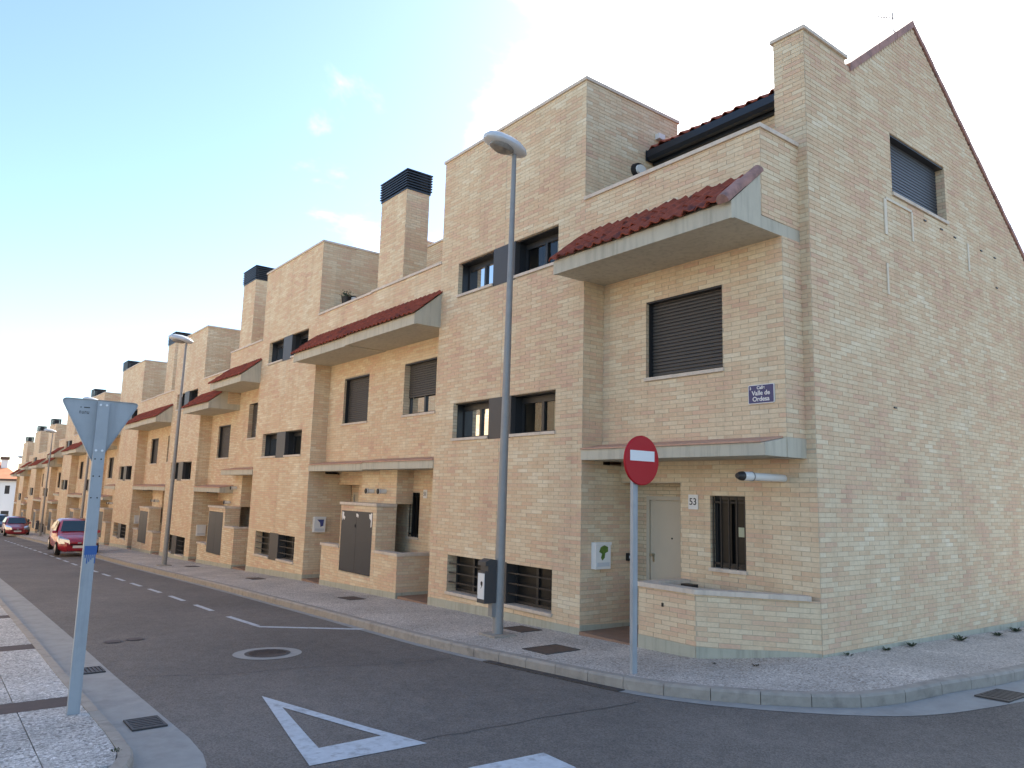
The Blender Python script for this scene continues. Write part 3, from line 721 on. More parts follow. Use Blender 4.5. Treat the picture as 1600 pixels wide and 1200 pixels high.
def vent_pipe(x, y, z, ln, r, label):
    t = thing('vent_pipe', (x, y, z), label, 'pipe', 'pipes sticking out of the walls')
    MB().tube([(x, y, z), (x, y - ln * .72, z)], r, 14).build('pipe', 'white_plastic', t, True)
    MB().tube([(x, y - ln * .7, z), (x, y - ln * .9, z)], r * 1.12, 14).build('sleeve', 'white_plastic', t, True)
    MB().tube([(x, y - ln * .7, z), (x, y - ln * .715, z)], r * 1.25, 14).build('clamp', 'steel', t, True)
    MB().tube([(x, y - ln * .89, z), (x, y - ln * .93, z), (x, y - ln, z)], [r * 1.18, r * 1.12, r * .62], 14).build('cap', 'black', t, True)

def number_plate(house, x, y, z, txt, s=.17):
    mb = MB(); mb.box(x - s / 2, x + s / 2, y - .018, y - .006, z - s * .62, z + s * .62); p = mb.build('house_number', 'plate_white', house)
    if txt: text_mesh(txt, s * .82, 'digits', 'black', p, Matrix.Translation((x, y - .0205, z)) @ Matrix.Rotation(R_(90), 4, 'X'), .001)

def house(k, s, near, single=0):
    corner = (k == 0 and s == 1)
    Tc = TC[k]; lt = LT[k]; lr = LRr[k] if s == 1 else LRl[k]
    n = 2 * k + (0 if s == 1 else 1)
    uE = (PARX - Tc) if corner else abs((CX[k - 1] if s == 1 else CX[k]) - Tc)
    X = lambda u: Tc + s * u
    zb = min(g(X(0), 8), g(X(uE), 8)) - .25
    lab = ('corner brick house with the tall gable wall and street name plate' if corner else
           'brick row house with flat tower and red awning, %s from the gabled corner' % ORD[n])
    root = thing('terraced_house', (X(uE * .6), 8.44, g(X(uE * .6), 8)), lab, 'house', 'terraced brick houses along the street')
    mb = MB(); br = [] if near else None; tex = not near
    ud, nd = (s, 0), (0, -1); T0 = (Tc, 8.0); TS = (X(W_), 8.0); zt = 6.87 + lt
    wins = [(-1.885 + lt, -1.15 + lt, 'low'), (.985 + lt, 1.715 + lt, 'tower'), (3.84 + lt, 4.54 + lt, 'tower')]
    wall(mb, br, T0, ud, nd, 0, W_, zb, zt, [(-.01, 1.51, a, b) for a, b, c in wins], depth=.3, tex=tex, ext=(0, PROUD))
    wall(mb, br, TS, (0, 1), (s, 0), 0, 1.25, zb, .5 + lr, tex=tex); wall(mb, br, TS, (0, 1), (s, 0), 0, .46, .5 + lr, 3.42 + lr, tex=tex)
    wall(mb, br, TS, (0, 1), (s, 0), 0, 2.3, 3.42 + lr, zt, tex=tex)
    mb.quad((X(0), 10.3, 3.4), (X(W_), 10.3, 3.4), (X(W_), 10.3, zt), (X(0), 10.3, zt), 1)
    mb.quad((X(0), 8.0, zt - .12), (X(W_), 8.0, zt - .12), (X(W_), 10.3, zt - .12), (X(0), 10.3, zt - .12), 0)
    # first-floor recess
    uw = (.925, 2.315) if s == 1 else (.74, 2.12)
    R0 = (X(W_), RY); G0 = (X(W_), GY); wr = uE - W_
    wall(mb, br, R0, ud, nd, 0, wr, .6 + lr, 3.42 + lr, [(uw[0], uw[1], 1.735 + lr, 2.965 + lr)], depth=.25, tex=tex, ext=(0, PROUD if corner else 0))
    # ground floor
    gw = (1.75, 2.33) if s == 1 else (1.92, 2.42)
    wg = (GABX - X(W_)) if corner else wr
    wall(mb, br, G0, ud, nd, 0, wg, zb, .66 + lr, [(-.01, 1.21, zb - 1, .23 + lr), (gw[0], gw[1], -.99 + lr, .055 + lr)], depth=.33, tex=tex, ext=(0, PROUD if corner else 0))
    # parapet of the roof terrace, terrace slab, set-back wall
    mp_ = MB(); brp = [] if near else None; mr_ = MB()
    wall(mp_, brp, TS, ud, nd, 0, wr, 3.58 + lr, 4.76 + lr, tex=tex, ext=(0, PROUD if corner else 0))
    mp_.quad((X(W_), 8.25, 3.5 + lr), (X(uE), 8.25, 3.5 + lr), (X(uE), 8.25, 4.76 + lr), (X(W_), 8.25, 4.76 + lr), 1)
    if not corner: mp_.quad((X(uE), 8.0, 3.602 + lr), (X(uE), 8.46, 3.602 + lr), (X(uE), 8.46, 4.758 + lr), (X(uE), 8.0, 4.758 + lr), 1)
    yt, ztw = (9.66, 6.0) if corner else (11.0, 7.25 + lt)
    mr_.quad((X(0), yt, 3.4 + lr), (X(uE), yt, 3.4 + lr), (X(uE), yt, ztw), (X(0), yt, ztw), 1)
    mq_ = MB(); mq_.quad((X(0), 17.5, zb), (X(uE), 17.5, zb), (X(uE), 17.5, 4.1 + lt), (X(0), 17.5, 4.1 + lt), 1)
    zm = None
    if not corner:   # boxed-out brick volume over the meter cabinet
        zm = meter_top(k - 1 if s == 1 else k)
        B0 = (X(uE - .86), RY)
        wall(mb, br, B0, ud, nd, 0, .86, zm, .6 + lr, tex=tex); wall(mb, br, (X(uE - .86), RY), (0, 1), (-s, 0), 0, .43, zm, .6 + lr, tex=tex)
        mb.quad((X(uE - .86), RY, zm), (X(uE), RY, zm), (X(uE), GY, zm), (X(uE - .86), GY, zm), 1)
        if s == -1 and k == len(TC) - 1:
            for (ya, yb_, za, zb2) in ((8.0, 17.5, zb, 4.4 + lt), (9.9, 14.5, 4.4 + lt, 6.1 + lt)): mb.quad((X(uE), ya, za), (X(uE), yb_, za), (X(uE), yb_, zb2), (X(uE), ya, zb2), 1)
    else:
        class ZT:
            knots = [1.05, 1.09, 1.3, 3.35, 9.4]
            def __call__(s_, u):
                if u < 1.09: return 6.44
                if u < 3.35: return 6.36 + (u - 1.3) * (7.9 - 6.36) / 2.05 if u > 1.3 else 6.36
                return 7.9 - (u - 3.35) * .708
        Q0 = (GABX, GY)
        wall(mb, br, Q0, (0, 1), (1, 0), 0, 8.9, -2.45, 8.0, [(2.37, 4.27, 4.69, 5.71)], depth=.25, ztop=ZT(), ext=(0, 0))
        # corner pier: front and left faces
        wall(mb, br, (-5.64, GY), (1, 0), (0, -1), 0, .465, .66, 6.44, ext=(PROUD, PROUD)); wall(mb, br, (-5.64, GY), (0, 1), (-1, 0), 0, 1.09, 3.6, 6.44)
        mb.quad((-5.64, GY, 6.44), (GABX, GY, 6.44), (GABX, 9.96, 6.44), (-5.64, 9.96, 6.44), 1); mb.quad((-5.64, 9.96, 5.5), (GABX, 9.96, 5.5), (GABX, 9.96, 6.44), (-5.64, 9.96, 6.44), 1)
        # returns of the projecting first floor and parapet
        wall(mb, br, (PARX, RY), (0, 1), (1, 0), 0, .43, .6, 3.42); wall(mp_, brp, (PARX, 8.0), (0, 1), (1, 0), 0, .9, 3.58, 4.76)
        mp_.quad((PARX - .25, 8.0, 3.5), (PARX - .25, 8.9, 3.5), (PARX - .25, 8.9, 4.76), (PARX - .25, 8.0, 4.76), 1)
    if s == 1 and k > 0:
        m1 = MB(); m1.box(X(W_) - .22, X(W_), 10.34, 13.4, 3.4 + lr, 7.62 + lt); pw = m1.build('party_wall', 'brickwork', root)
        m1 = MB(); m1.box(X(W_) - .25, X(W_) + .03, 10.31, 13.43, 7.62 + lt, 7.67 + lt); m1.build('party_coping', 'stone', pw)
    wl = mb.build('wall', ['mortar', 'brickwork'], root)
    if near: lay_bricks(br, wl, single)
    pp = mp_.build('parapet', ['mortar', 'brickwork'], root)
    if near: lay_bricks(brp, pp, 0)
    mr_.build('terrace_wall', ['mortar', 'brickwork'], root); mq_.build('rear_wall', 'brickwork', root)
    # trim
    xa, xb = X(0), X(W_) + s * .03
    cop = [(xa, xb, 7.965, 8.25, zt, zt + .055), (X(W_) - s * .25, xb, 8.25, 10.33, zt, zt + .055)]
    if corner: cop += [(X(W_), PARX + .03, 7.965, 8.29, 4.76, 4.815), (PARX - .27, PARX + .03, 8.29, 8.92, 4.76, 4.815), (-5.68, GABX + .035, GY - .035, 10.0, 6.44, 6.49)]
    else: cop += [(X(W_), X(uE), 10.96, 11.15, 7.25 + lt, 7.3 + lt), (X(W_), X(uE), 7.965, 8.29, 4.76 + lr, 4.815 + lr)]
    coping(root, cop)
    plinth(root, [(X(0), 8.0, X(W_), 8.0, 0, -1), (X(W_), 8.0, X(W_), 9.2, s, 0)], .15 if not corner else (.14, .1))
    if corner: plinth(root, [(GABX, GY, GABX, 17.8, 1, 0)], (.03, .12))
    # dark panel between the paired tower windows
    for a, b, c in wins:
        m1 = MB(); m1.box(X(0), X(.33), 7.992, 8.3, a - .012, b + .001); m1.build('panel', 'anthracite', root)
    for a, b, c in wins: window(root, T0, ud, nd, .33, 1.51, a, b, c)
    oz = None
    if k == 0 and s == -1: oz = 2.18 + lr
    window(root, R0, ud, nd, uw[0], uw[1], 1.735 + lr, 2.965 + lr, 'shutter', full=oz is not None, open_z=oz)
    bw_ = window(root, G0, ud, nd, gw[0], gw[1], -.99 + lr, .055 + lr, 'bar')
    if corner:
        m1 = MB(); m1.box(X(W_) + 2.14, X(W_) + 2.235, GY + .105, GY + .115, -.5, -.37); m1.build('notice', 'paper', bw_)
        gw_ = window(root, (GABX, GY), (0, 1), (1, 0), 2.37, 4.27, 4.69, 5.71, 'shutter', full=False, sm='shutter_blue')
    # door in its porch
    fz = max(g(X(W_), 8.2), g(X(W_ + 1.2), 8.2)) + .02
    m1 = MB(); du0, du1 = W_ + .27, W_ + 1.19; zd = .03 + lr
    m1.box(X(du0), X(du0 + .06), 9.17, 9.24, fz, zd); m1.box(X(du1 - .06), X(du1), 9.17, 9.24, fz, zd); m1.box(X(du0 + .06), X(du1 - .06), 9.17, 9.24, zd - .06, zd)
    dr = m1.build('door_frame', 'door', root)
    m1 = MB(); m1.box(X(du0 + .065), X(du1 - .065), 9.2, 9.25, fz, zd - .065); dl = m1.build('door', 'door', root)
    if near:
        hx = X(du0 + .13); MB().tube([(hx, 9.2, -.88 + lr), (hx, 9.13, -.88 + lr)], .022, 10).build('knob', 'brass', dl, True); m1 = MB(); m1.box(hx - .012, hx + .012, 9.185, 9.2, -.99 + lr, -.9 + lr); m1.build('lock', 'brass', dl)
        MB().tube([(X(du0 + .5), 9.2, -.61 + lr), (X(du0 + .5), 9.192, -.61 + lr)], .014, 8).build('peephole', 'black', dl)
    m1 = MB(); m1.quad((X(W_), 9.26, zb), (X(W_ + 1.25), 9.26, zb), (X(W_ + 1.25), 9.26, .3 + lr), (X(W_), 9.26, .3 + lr)); m1.build('porch_back', 'brickwork', root)
    m1 = MB(); m1.box(X(W_), X(W_ + 1.22), 7.99, 9.3, fz - .2, fz); m1.build('porch_floor', 'floor_tile', root)
    # first-floor canopy with its strip of tile
    m1 = MB(); m1.prism([(7.975, .55 + lr), (8.5, .55 + lr), (8.5, .80 + lr), (7.975, .705 + lr)], X(W_) + s * .003, X(uE))
    if corner: m1.box(PARX - .3, PARX + .009, RY - .002, GY - .001, .55, .80)
    m1.box(X(W_) + s * .003, X(uE) - s * .35 if corner else X(uE), 8.502, 8.9, .56 + lr, .65 + lr)
    cn = m1.build('canopy', 'render_beige', root)
    m1 = MB(); m1.prism([(7.955, .708 + lr), (7.955, .73 + lr), (RY, .815 + lr), (RY, .793 + lr)], X(W_) + s * .003, X(uE) - (.05 * s if corner else .001 * s)); m1.build('tile_strip', 'cap_tile', cn)
    # awning: rendered box below, tiles above
    e0 = X(W_) - s * .04; e1 = X(uE)
    m1 = MB(); m1.prism([(7.38, 3.41 + lr), (8.47, 3.41 + lr), (8.47, 3.6 + lr), (7.999, 3.6 + lr), (7.999, 4.13 + lr), (7.38, 3.61 + lr)], e0, e1)
    m1.box(e0, e1, 7.376, 7.42, 3.392 + lr, 3.412 + lr)
    if corner: m1.box(PARX - .2, PARX - .001, 8.47, 8.88, 3.41, 3.6)
    m1.box(X(W_) + s * .004, X(uE) - s * .012, 8.02, 9.6 if corner else 10.95, 3.45 + lr, 3.57 + lr)
    aw = m1.build('awning', 'render_beige', root)
    x0, x1 = sorted((e0 - s * .03, e1))
    if corner:
        tiles(aw, x0, x1 - .14, 7.31, 3.60, 7.995, 4.17, 3, .19, 'roof_tile', 3)
        ay = Vector((0, .685, .57)).normalized()
        for j in range(2):      # smooth verge tiles closing the right-hand end
            o = Vector((PARX - .06, 7.31, 3.60)) + ay * (.47 * j - .02); q = o + ay * .5; r = .085 - .008 * j
            m2 = MB(); ring = [(math.cos(th) * r, math.sin(th) * r) for th in [R_(a) for a in range(-20, 201, 22)]]
            az = Vector((1, 0, 0)).cross(ay)
            for P in (o, q):
                for cx_, sz_ in ring: m2.v.append(tuple(P + Vector((1, 0, 0)) * cx_ + az * (sz_ + .012 * (1 - j))))
            nn = len(ring)
            for i in range(nn - 1): m2.f.append((i, i + 1, nn + i + 1, nn + i)); m2.m.append(0)
            m2.f += [tuple(range(nn)), tuple(range(2 * nn - 1, nn - 1, -1))]; m2.m += [0, 0]
            m2.build('verge_tile', 'terracotta_pink', aw, True)
    else:
        tiles(aw, x0, x1, 7.31, 3.60 + lr, 7.995, 4.17 + lr, 3, .19, 'roof_tile', 0)
        if not (s == -1 and False): pass
    # pitched roof behind
    rx1 = X(uE) if not corner else -5.66
    m1 = MB(); m1.prism([(9.5, 6.0), (12.22, 7.6), (17.9, 3.9), (17.9, 3.8), (12.22, 7.5), (9.5, 5.92)] if corner else [(11.05, 6.7 + lt), (12.4, 7.2 + lt), (17.9, 3.8 + lt), (17.9, 3.7 + lt), (12.4, 7.1 + lt), (11.05, 6.6 + lt)], X(0), rx1)
    if corner: m1.prism([(10.1, 6.28), (12.22, 7.9), (17.9, 3.9), (17.9, 3.8), (12.22, 7.8), (10.1, 6.18)], -5.66, GABX - .02)
    rf = m1.build('roof', 'terracotta', root)
    if corner:
        tiles(rf, -8.5, -5.66, 9.44, 6.06, 12.2, 7.66, 8, .215, 'roof_tile', 1)
        m1 = MB(); m1.prism([(9.42, 6.05), (9.42, 5.93), (9.47, 5.88), (9.56, 5.88), (9.6, 5.93), (9.6, 6.05)], -8.53, -5.66); m1.box(-8.54, -8.525, 9.41, 9.61, 5.87, 6.06); m1.build('gutter', 'blue_black', root)
        m1 = MB(); m1.box(-8.55, -5.66, 9.6, 9.655, 5.84, 5.99); m1.build('fascia', 'blue_black', root)
        # verge tiles up the gable
        for (ya, za, yb, zb_, nt_) in ((10.08, 6.30, 12.24, 7.93, 7), (12.24, 7.93, 17.6, 4.14, 16)):
            for j in range(nt_):
                a, b = j / nt_, (j + 1) / nt_ + .004; p = (ya + (yb - ya) * a, za + (zb_ - za) * a); q = (ya + (yb - ya) * b, za + (zb_ - za) * b)
                m2 = MB(); th = .115 if nt_ == 7 else .075; lift = .004 * (j % 2)
                m2.hexa([(GABX - .14, p[0], p[1] - .02), (GABX + .03 + lift, p[0], p[1] - .02), (GABX + .03 + lift, q[0], q[1] - .02), (GABX - .14, q[0], q[1] - .02), (GABX - .14, p[0], p[1] + th), (GABX + .03 + lift, p[0], p[1] + th), (GABX + .03 + lift, q[0], q[1] + th), (GABX - .14, q[0], q[1] + th)])
                m2.build('verge_tile', 'terracotta_pink', root)
    else:
        if s == -1: chimney(root, CX[k], 7.25 + (0 if k < 2 else lr + .05), near)
    return root
def meter_top(i):
    r = LRr[i + 1] if i + 1 < len(TC) else LRl[i]
    return -.2 + (LRl[i] + r) / 2
HOUSE = {}
for k in range(len(TC)):
    for s in (1, -1):
        HOUSE[(k, s)] = house(k, s, near=(k <= 1), single=(300 if k == 0 else 0))

# ------------------------------------------------------------------ opposite side of the street (sunlit, mirrored in the windows)
op = thing('opposite_terrace', (-50, -3.2, g(-50)), 'sunlit brick terrace on the opposite side, seen only as window reflections', 'house row')
m0 = MB()
for i in range(9):
    x1 = -9.5 - i * 10.4; x0 = x1 - 10.4; dz = -.35 * i
    wall(m0, None, (x0, -2.6), (1, 0), (0, 1), 0, 4.3, -6.5, 6.6 + dz, [(.5, 3.6, -1.6 + dz, -.9 + dz), (.5, 3.6, 1 + dz, 1.7 + dz), (.5, 3.6, 3.8 + dz, 4.5 + dz)], tex=True)
    wall(m0, None, (x0 + 4.3, -3.1), (1, 0), (0, 1), 0, 6.1, -6.5, 4.7 + dz, [(.9, 2.3, 1.75 + dz, 2.95 + dz), (3.8, 5.2, 1.75 + dz, 2.95 + dz)], tex=True)
    for xx in (x0, x0 + 4.3): m0.quad((xx, -2.6, -6.5), (xx, -9, -6.5), (xx, -9, 6.6 + dz), (xx, -2.6, 6.6 + dz), 1)
    m0.quad((x0, -2.6, 6.6 + dz), (x0 + 4.3, -2.6, 6.6 + dz), (x0 + 4.3, -9, 6.6 + dz), (x0, -9, 6.6 + dz), 0); m0.quad((x0 + 4.3, -3.1, 4.7 + dz), (x1, -3.1, 4.7 + dz), (x1, -9, 4.7 + dz), (x0 + 4.3, -9, 4.7 + dz), 0)
m0.quad((-9.5, -2.6, -2.6), (-9.5, -9, -2.6), (-9.5, -9, 4.7), (-9.5, -2.6, 4.7), 1)
m0.build('wall', ['mortar', 'brickwork'], op)
m0 = MB()
for i in range(9):
    x0 = -19.9 - i * 10.4; dz = -.35 * i
    for a, b, c, d, y in ((.5, 3.6, -1.6, -.9, -2.85), (.5, 3.6, 1, 1.7, -2.85), (.5, 3.6, 3.8, 4.5, -2.85), (5.2, 6.6, 1.75, 2.95, -3.35), (8.1, 9.5, 1.75, 2.95, -3.35)): m0.quad((x0 + a, y, c + dz), (x0 + b, y, c + dz), (x0 + b, y, d + dz), (x0 + a, y, d + dz))
m0.build('window_panes', 'glass', op)

# ------------------------------------------------------------------ planter walls with meter cabinets
PLACE = ['first and second', 'second and third', 'third and fourth', 'fourth and fifth', 'fifth and sixth', 'sixth and seventh', 'seventh and eighth', 'eighth and ninth']
for i in range(len(TC) - 1):
    near = i == 0
    xr, xl = TC[i] - W_ - 1.2, TC[i + 1] + W_ + 1.2; xc = CX[i]; zr, zl = -1.27 + LRl[i], -1.27 + LRr[i + 1]
    if i == 1: zr += .1
    t = thing('planter_wall', (xc, 7.95, g(xc)), 'low brick planter wall with meter cabinet between the %s flat towers from the corner' % PLACE[i], 'wall', 'planter walls with meter cabinets')
    mb = MB(); br = [] if near else None; zt = meter_top(i) - .06; Y0 = 7.95; hw = .9
    zb = min(g(xr), g(xl)) - .25
    wall(mb, br, (xc, Y0), (1, 0), (0, -1), hw, xr - xc, zb, zr, tex=not near, ext=(0, PROUD)); wall(mb, br, (xl, Y0), (1, 0), (0, -1), 0, xc - hw - xl, zb, zl, tex=not near)
    wall(mb, br, (xc - hw, Y0), (1, 0), (0, -1), 0, 2 * hw, zb, zt, [(.05, 2 * hw - .17, zt - 1.53, zt - .13)], depth=.05, tex=not near, ext=(0, PROUD))
    wall(mb, br, (xr, Y0), (0, 1), (1, 0), 0, .92, zb, zr, tex=not near); wall(mb, br, (xc + hw, Y0), (0, 1), (1, 0), 0, .49, zr, zt, tex=not near)
    wall(mb, None, (xl, Y0), (0, 1), (-1, 0), 0, .92, zb, zl, tex=True); wall(mb, None, (xc - hw, Y0), (0, 1), (-1, 0), 0, .49, zl, zt, tex=True)
    mb.quad((xl, Y0, zl - .05), (xr, Y0, zl - .05), (xr, 8.87, zl - .05), (xl, 8.87, zl - .05), 0)
    wl = mb.build('wall', ['mortar', 'brickwork'], t)
    if near: lay_bricks(br, wl, 0)
    coping(t, [(xc + hw + .01, xr + .035, Y0 - .035, Y0 + .22, zr, zr + .06), (xr - .22, xr + .035, Y0 + .22, 8.86, zr, zr + .06), (xl - .035, xc - hw - .01, Y0 - .035, Y0 + .22, zl, zl + .06), (xc - hw - .035, xc + hw + .035, Y0 - .035, 8.43, zt, zt + .06)])
    plinth(t, [(xl, Y0, xr, Y0, 0, -1), (xr, Y0, xr, 8.8, 1, 0)], .12)
    za, zb2 = zt - 1.52, zt - .14; x0, x1 = xc - hw + .055, xc + hw - .175; xm = (x0 + x1) / 2
    for a, b in ((x0, xm - .004), (xm + .004, x1)):
        m1 = MB(); m1.box(a, b, Y0 - .004, Y0 + .04, za, zb2); d = m1.build('cabinet_door', 'cabinet', t)
        if near and a == x0:
            m1 = MB(); m1.box(xm - .05, xm - .035, Y0 - .02, Y0 - .004, zt - .5, zt - .44); m1.build('lock', 'black', d)
    if near:
        for (px, pz, pts) in ((x0 + .03, zb2 - .02, [(0, 0), (.1, -.02), (.09, -.09), (.17, -.13), (.12, -.2), (.05, -.15), (.02, -.22), (-.0, -.1)]), (xm - .02, zb2 - .05, [(0, 0), (.06, .0), (.12, -.03), (.1, -.1), (.05, -.06), (.01, -.08)]), (x1 - .17, zb2 - .02, [(0, -.02), (.06, -.03), (.09, .0), (.15, .0), (.14, -.3), (.09, -.31), (.1, -.16), (.02, -.11)])):
            m1 = MB(); m1.poly([(px + a, Y0 - .006, pz + b) for a, b in pts]); m1.build('peeled_sticker', 'plate_white', t)
    # vent pipes out of the boxed volume above
    if i < 4:
        for j, dx in enumerate((-.25, .35)):
            vent_pipe(xc + dx, 8.436, zt + .33 + (0 if i != 1 else (-.15 if j == 0 else .35)), .22, .055, '%s of two black capped pipes over the meter cabinet by %s' % (('left', 'right')[j], ('the nearest planter wall', 'the second planter wall', 'the third planter wall', 'the fourth planter wall')[i]))

# garden wall of the corner house, bent round the corner
t = thing('garden_wall', (-6.4, 8, g(-6.4, 8)), 'low brick garden wall with stone coping, bent towards the gable corner', 'wall')
mb = MB(); br = []; pts = [(-7.35, 8.86), (-7.35, 7.97), (-6.37, 7.97), (-5.178, 8.864)]; zt = -1.205
for j, (a, b) in enumerate(zip(pts, pts[1:])):
    a, b = Vector(a), Vector(b); d = (b - a); ln = d.length; d.normalize(); n = Vector((d.y, -d.x))
    wall(mb, br, tuple(a), tuple(d), tuple(n), 0, ln, -2.3, zt, ext=(0, PROUD * .4))
    ia, ib = a - n * .14, b - n * .14
    mb.quad((ia.x, ia.y, -2.3), (ib.x, ib.y, -2.3), (ib.x, ib.y, zt), (ia.x, ia.y, zt), 1)
wl = mb.build('wall', ['mortar', 'brickwork'], t); lay_bricks(br, wl, 300)
cp = [(-7.385, 8.86), (-7.385, 7.935), (-6.36, 7.935), (-5.235, 8.765)]; ci = [(-7.18, 8.86), (-7.18, 8.14), (-6.43, 8.14), (-5.35, 8.865)]
for (a, b, c, d) in zip(cp, cp[1:], ci[1:], ci):
    m1 = MB(); m1.hexa([(*a, zt), (*b, zt), (*c, zt), (*d, zt), (*a, zt + .06), (*b, zt + .06), (*c, zt + .06), (*d, zt + .06)]); m1.build('coping', 'stone', t)
m1 = MB()
for (p, q, n, ha, hb) in ((pts[1], pts[2], (0, -1), .18, .15), (pts[2], pts[3], ((8.864 - 7.97) / 1.49, -(1.192) / 1.49), .15, .04)):
    for i in range(6):
        a, b = i / 6, (i + 1) / 6; A = (p[0] + (q[0] - p[0]) * a + n[0] * .011, p[1] + (q[1] - p[1]) * a + n[1] * .011); B = (p[0] + (q[0] - p[0]) * b + n[0] * .011, p[1] + (q[1] - p[1]) * b + n[1] * .011)
        m1.quad((*A, g(*A) - .15), (*B, g(*B) - .15), (*B, g(*B) + hb * b + ha * (1 - b)), (*A, g(*A) + hb * a + ha * (1 - a)))
m1.build('plinth', 'plinth', t)
m1 = MB(); m1.box(-6.93, -6.90, 7.955, 7.966, -1.43, -1.38); m1.build('vent_hole', 'black', t)
m1 = MB(); m1.box(-6.95, -6.75, 8.38, 8.5, -1.3, -1.15); tag(m1.build('garden_box', 'black'), 'black box edge peeping over the corner garden wall coping', 'box')

# ------------------------------------------------------------------ things fixed to the houses
xs_ = TC[0] + W_
vent_pipe(-5.64, 8.865, .30, 1.0, .05, 'long white pipe with black cap under the corner house canopy')
number_plate(HOUSE[(0, 1)], -7.11, GY, -.04, '53')
number_plate(HOUSE[(0, -1)], -14.56, GY, -.05, '51', .15)
number_plate(HOUSE[(1, 1)], -17.35, GY, -.05, '49', .15)
mailbox((xs_, 8.0), (0, 1), (1, 0), .38, -1.1, 'white mailbox with green leaf picture left of the door numbered 53', 'green_print')
mailbox((TC[1] + W_, 8.0), (0, 1), (1, 0), .35, -1.13, 'white mailbox with blue picture beside the nearest meter cabinet', 'blue_print')
mailbox((TC[2] + W_, 8.0), (0, 1), (1, 0), .35, -1.85, 'plain pale mailbox on the side of the third tower', None)
mailbox((TC[3] + W_, 8.0), (0, 1), (1, 0), .35, -1.9, 'plain pale mailbox on the side of the fourth tower', None)
# bell by the door
m1 = MB(); m1.box(-8.5, -8.42, 9.0, 9.03, -.98, -.86); 
t = thing('doorbell', (-8.55, 9.1, -.95), 'small black doorbell box beside the cream door', 'doorbell'); m1 = MB(); m1.box(xs_ + .007, xs_ + .06, 8.98, 9.06, -1.0, -.88); m1.build('case', 'black', t); m1 = MB(); m1.box(xs_ + .06, xs_ + .066, 9.0, 9.04, -.96, -.92); m1.build('button', 'lamp_shell', t)
# street name plate
t = thing('street_name_plate', (-5.65, RY, 1.37), 'blue enamel street name plate with white border and lettering', 'sign')
def rrect(cx_, cz_, w_, h_, r, n=4):
    p = []
    for (sx, sz, a0) in ((1, -1, -90), (1, 1, 0), (-1, 1, 90), (-1, -1, 180)):
        for i in range(n + 1):
            a = R_(a0 + 90 * i / n); p.append((cx_ + sx * (w_ / 2 - r) + math.cos(a) * r, cz_ + sz * (h_ / 2 - r) + math.sin(a) * r))
    return p
def plate(pts, y0, y1):
    mb = MB(); n = len(pts); mb.v = [(x, y0, z) for x, z in pts] + [(x, y1, z) for x, z in pts]
    mb.f = [tuple(range(n)), tuple(range(2 * n - 1, n - 1, -1))] + [(k, (k + 1) % n, n + (k + 1) % n, n + k) for k in range(n)]; mb.m = [0] * (n + 2); return mb
px, pz = -5.652, 1.37
plate(rrect(px, pz, .385, .25, .018), RY - .022, RY - .007).build('border', 'plate_white', t)
plate(rrect(px, pz, .366, .231, .012), RY - .0245, RY - .021).build('panel', 'plate_blue', t)
for body, sz, dx, dz in (('Calle', .058, .0, .082), ('Valle de', .083, .0, .012), ('Ordesa', .083, .0, -.066), ('3', .05, -.155, .078)):
    text_mesh(body, sz, 'lettering', 'plate_white', t, Matrix.Translation((px + dx, RY - .026, pz + dz)) @ Matrix.Rotation(R_(90), 4, 'X'), .0016)
# terrace fittings
def bulkhead(x, y, z, label):
    t = thing('wall_lamp', (x, y, z), label, 'lamp', 'oval lamps on the terrace walls')
    def ring(r1, r2, x0, x1, n=16):
        mb = MB(); mb.v = [(x0, y + math.cos(2 * math.pi * i / n) * r1, z + math.sin(2 * math.pi * i / n) * r2) for i in range(n)] + [(x1, y + math.cos(2 * math.pi * i / n) * r1 * .92, z + math.sin(2 * math.pi * i / n) * r2 * .92) for i in range(n)]
        mb.f = [tuple(range(n)), tuple(range(2 * n - 1, n - 1, -1))] + [(k, (k + 1) % n, n + (k + 1) % n, n + k) for k in range(n)]; mb.m = [0] * (n + 2); return mb
    ring(.17, .14, x, x + .07).build('housing', 'black', t); ring(.12, .095, x + .06, x + .11).build('diffuser', 'white_plastic', t, True)
bulkhead(xs_ + .006, 9.22, 5.62, 'black oval wall lamp on the nearest tower above the corner terrace')
bulkhead(TC[1] + W_ + .006, 8.95, 5.25, 'black oval wall lamp on the second tower terrace')
m1 = MB(); m1.box(xs_ + .006, xs_ + .1, 9.68, 9.84, 6.36, 6.46); tag(m1.build('junction_box', 'plate_white'), 'small white box high on the nearest tower side', 'box')
def potted(x, y, z, label):
    t = thing('potted_plant', (x, y, z), label, 'plant', 'potted plants on the terraces'); MB().tube([(x, y, z), (x, y, z + .22)], [.1, .14], 12).build('pot', 'black', t, True)
    mb = MB(); rr = random.Random(int(-x * 100))
    for k in range(90):
        d = Vector((rr.uniform(-1, 1), rr.uniform(-1, 1), rr.uniform(-.2, 1))).normalized(); p = Vector((x, y, z + .24)) + d * rr.uniform(.05, .24); u = d.cross(Vector((rr.random(), rr.random(), rr.random()))).normalized(); v = d.cross(u)
        mb.quad(*[tuple(p + u * a + v * b) for a, b in ((-.03, 0), (0, -.018), (.03, 0), (0, .018))])
    mb.build('foliage', 'leaf', t)
potted(-13.25, 8.42, 4.78, 'potted plant on the terrace beside the nearest tower'); potted(-18.72, 8.6, 5.0, 'potted plant at the second tower side of the terrace')
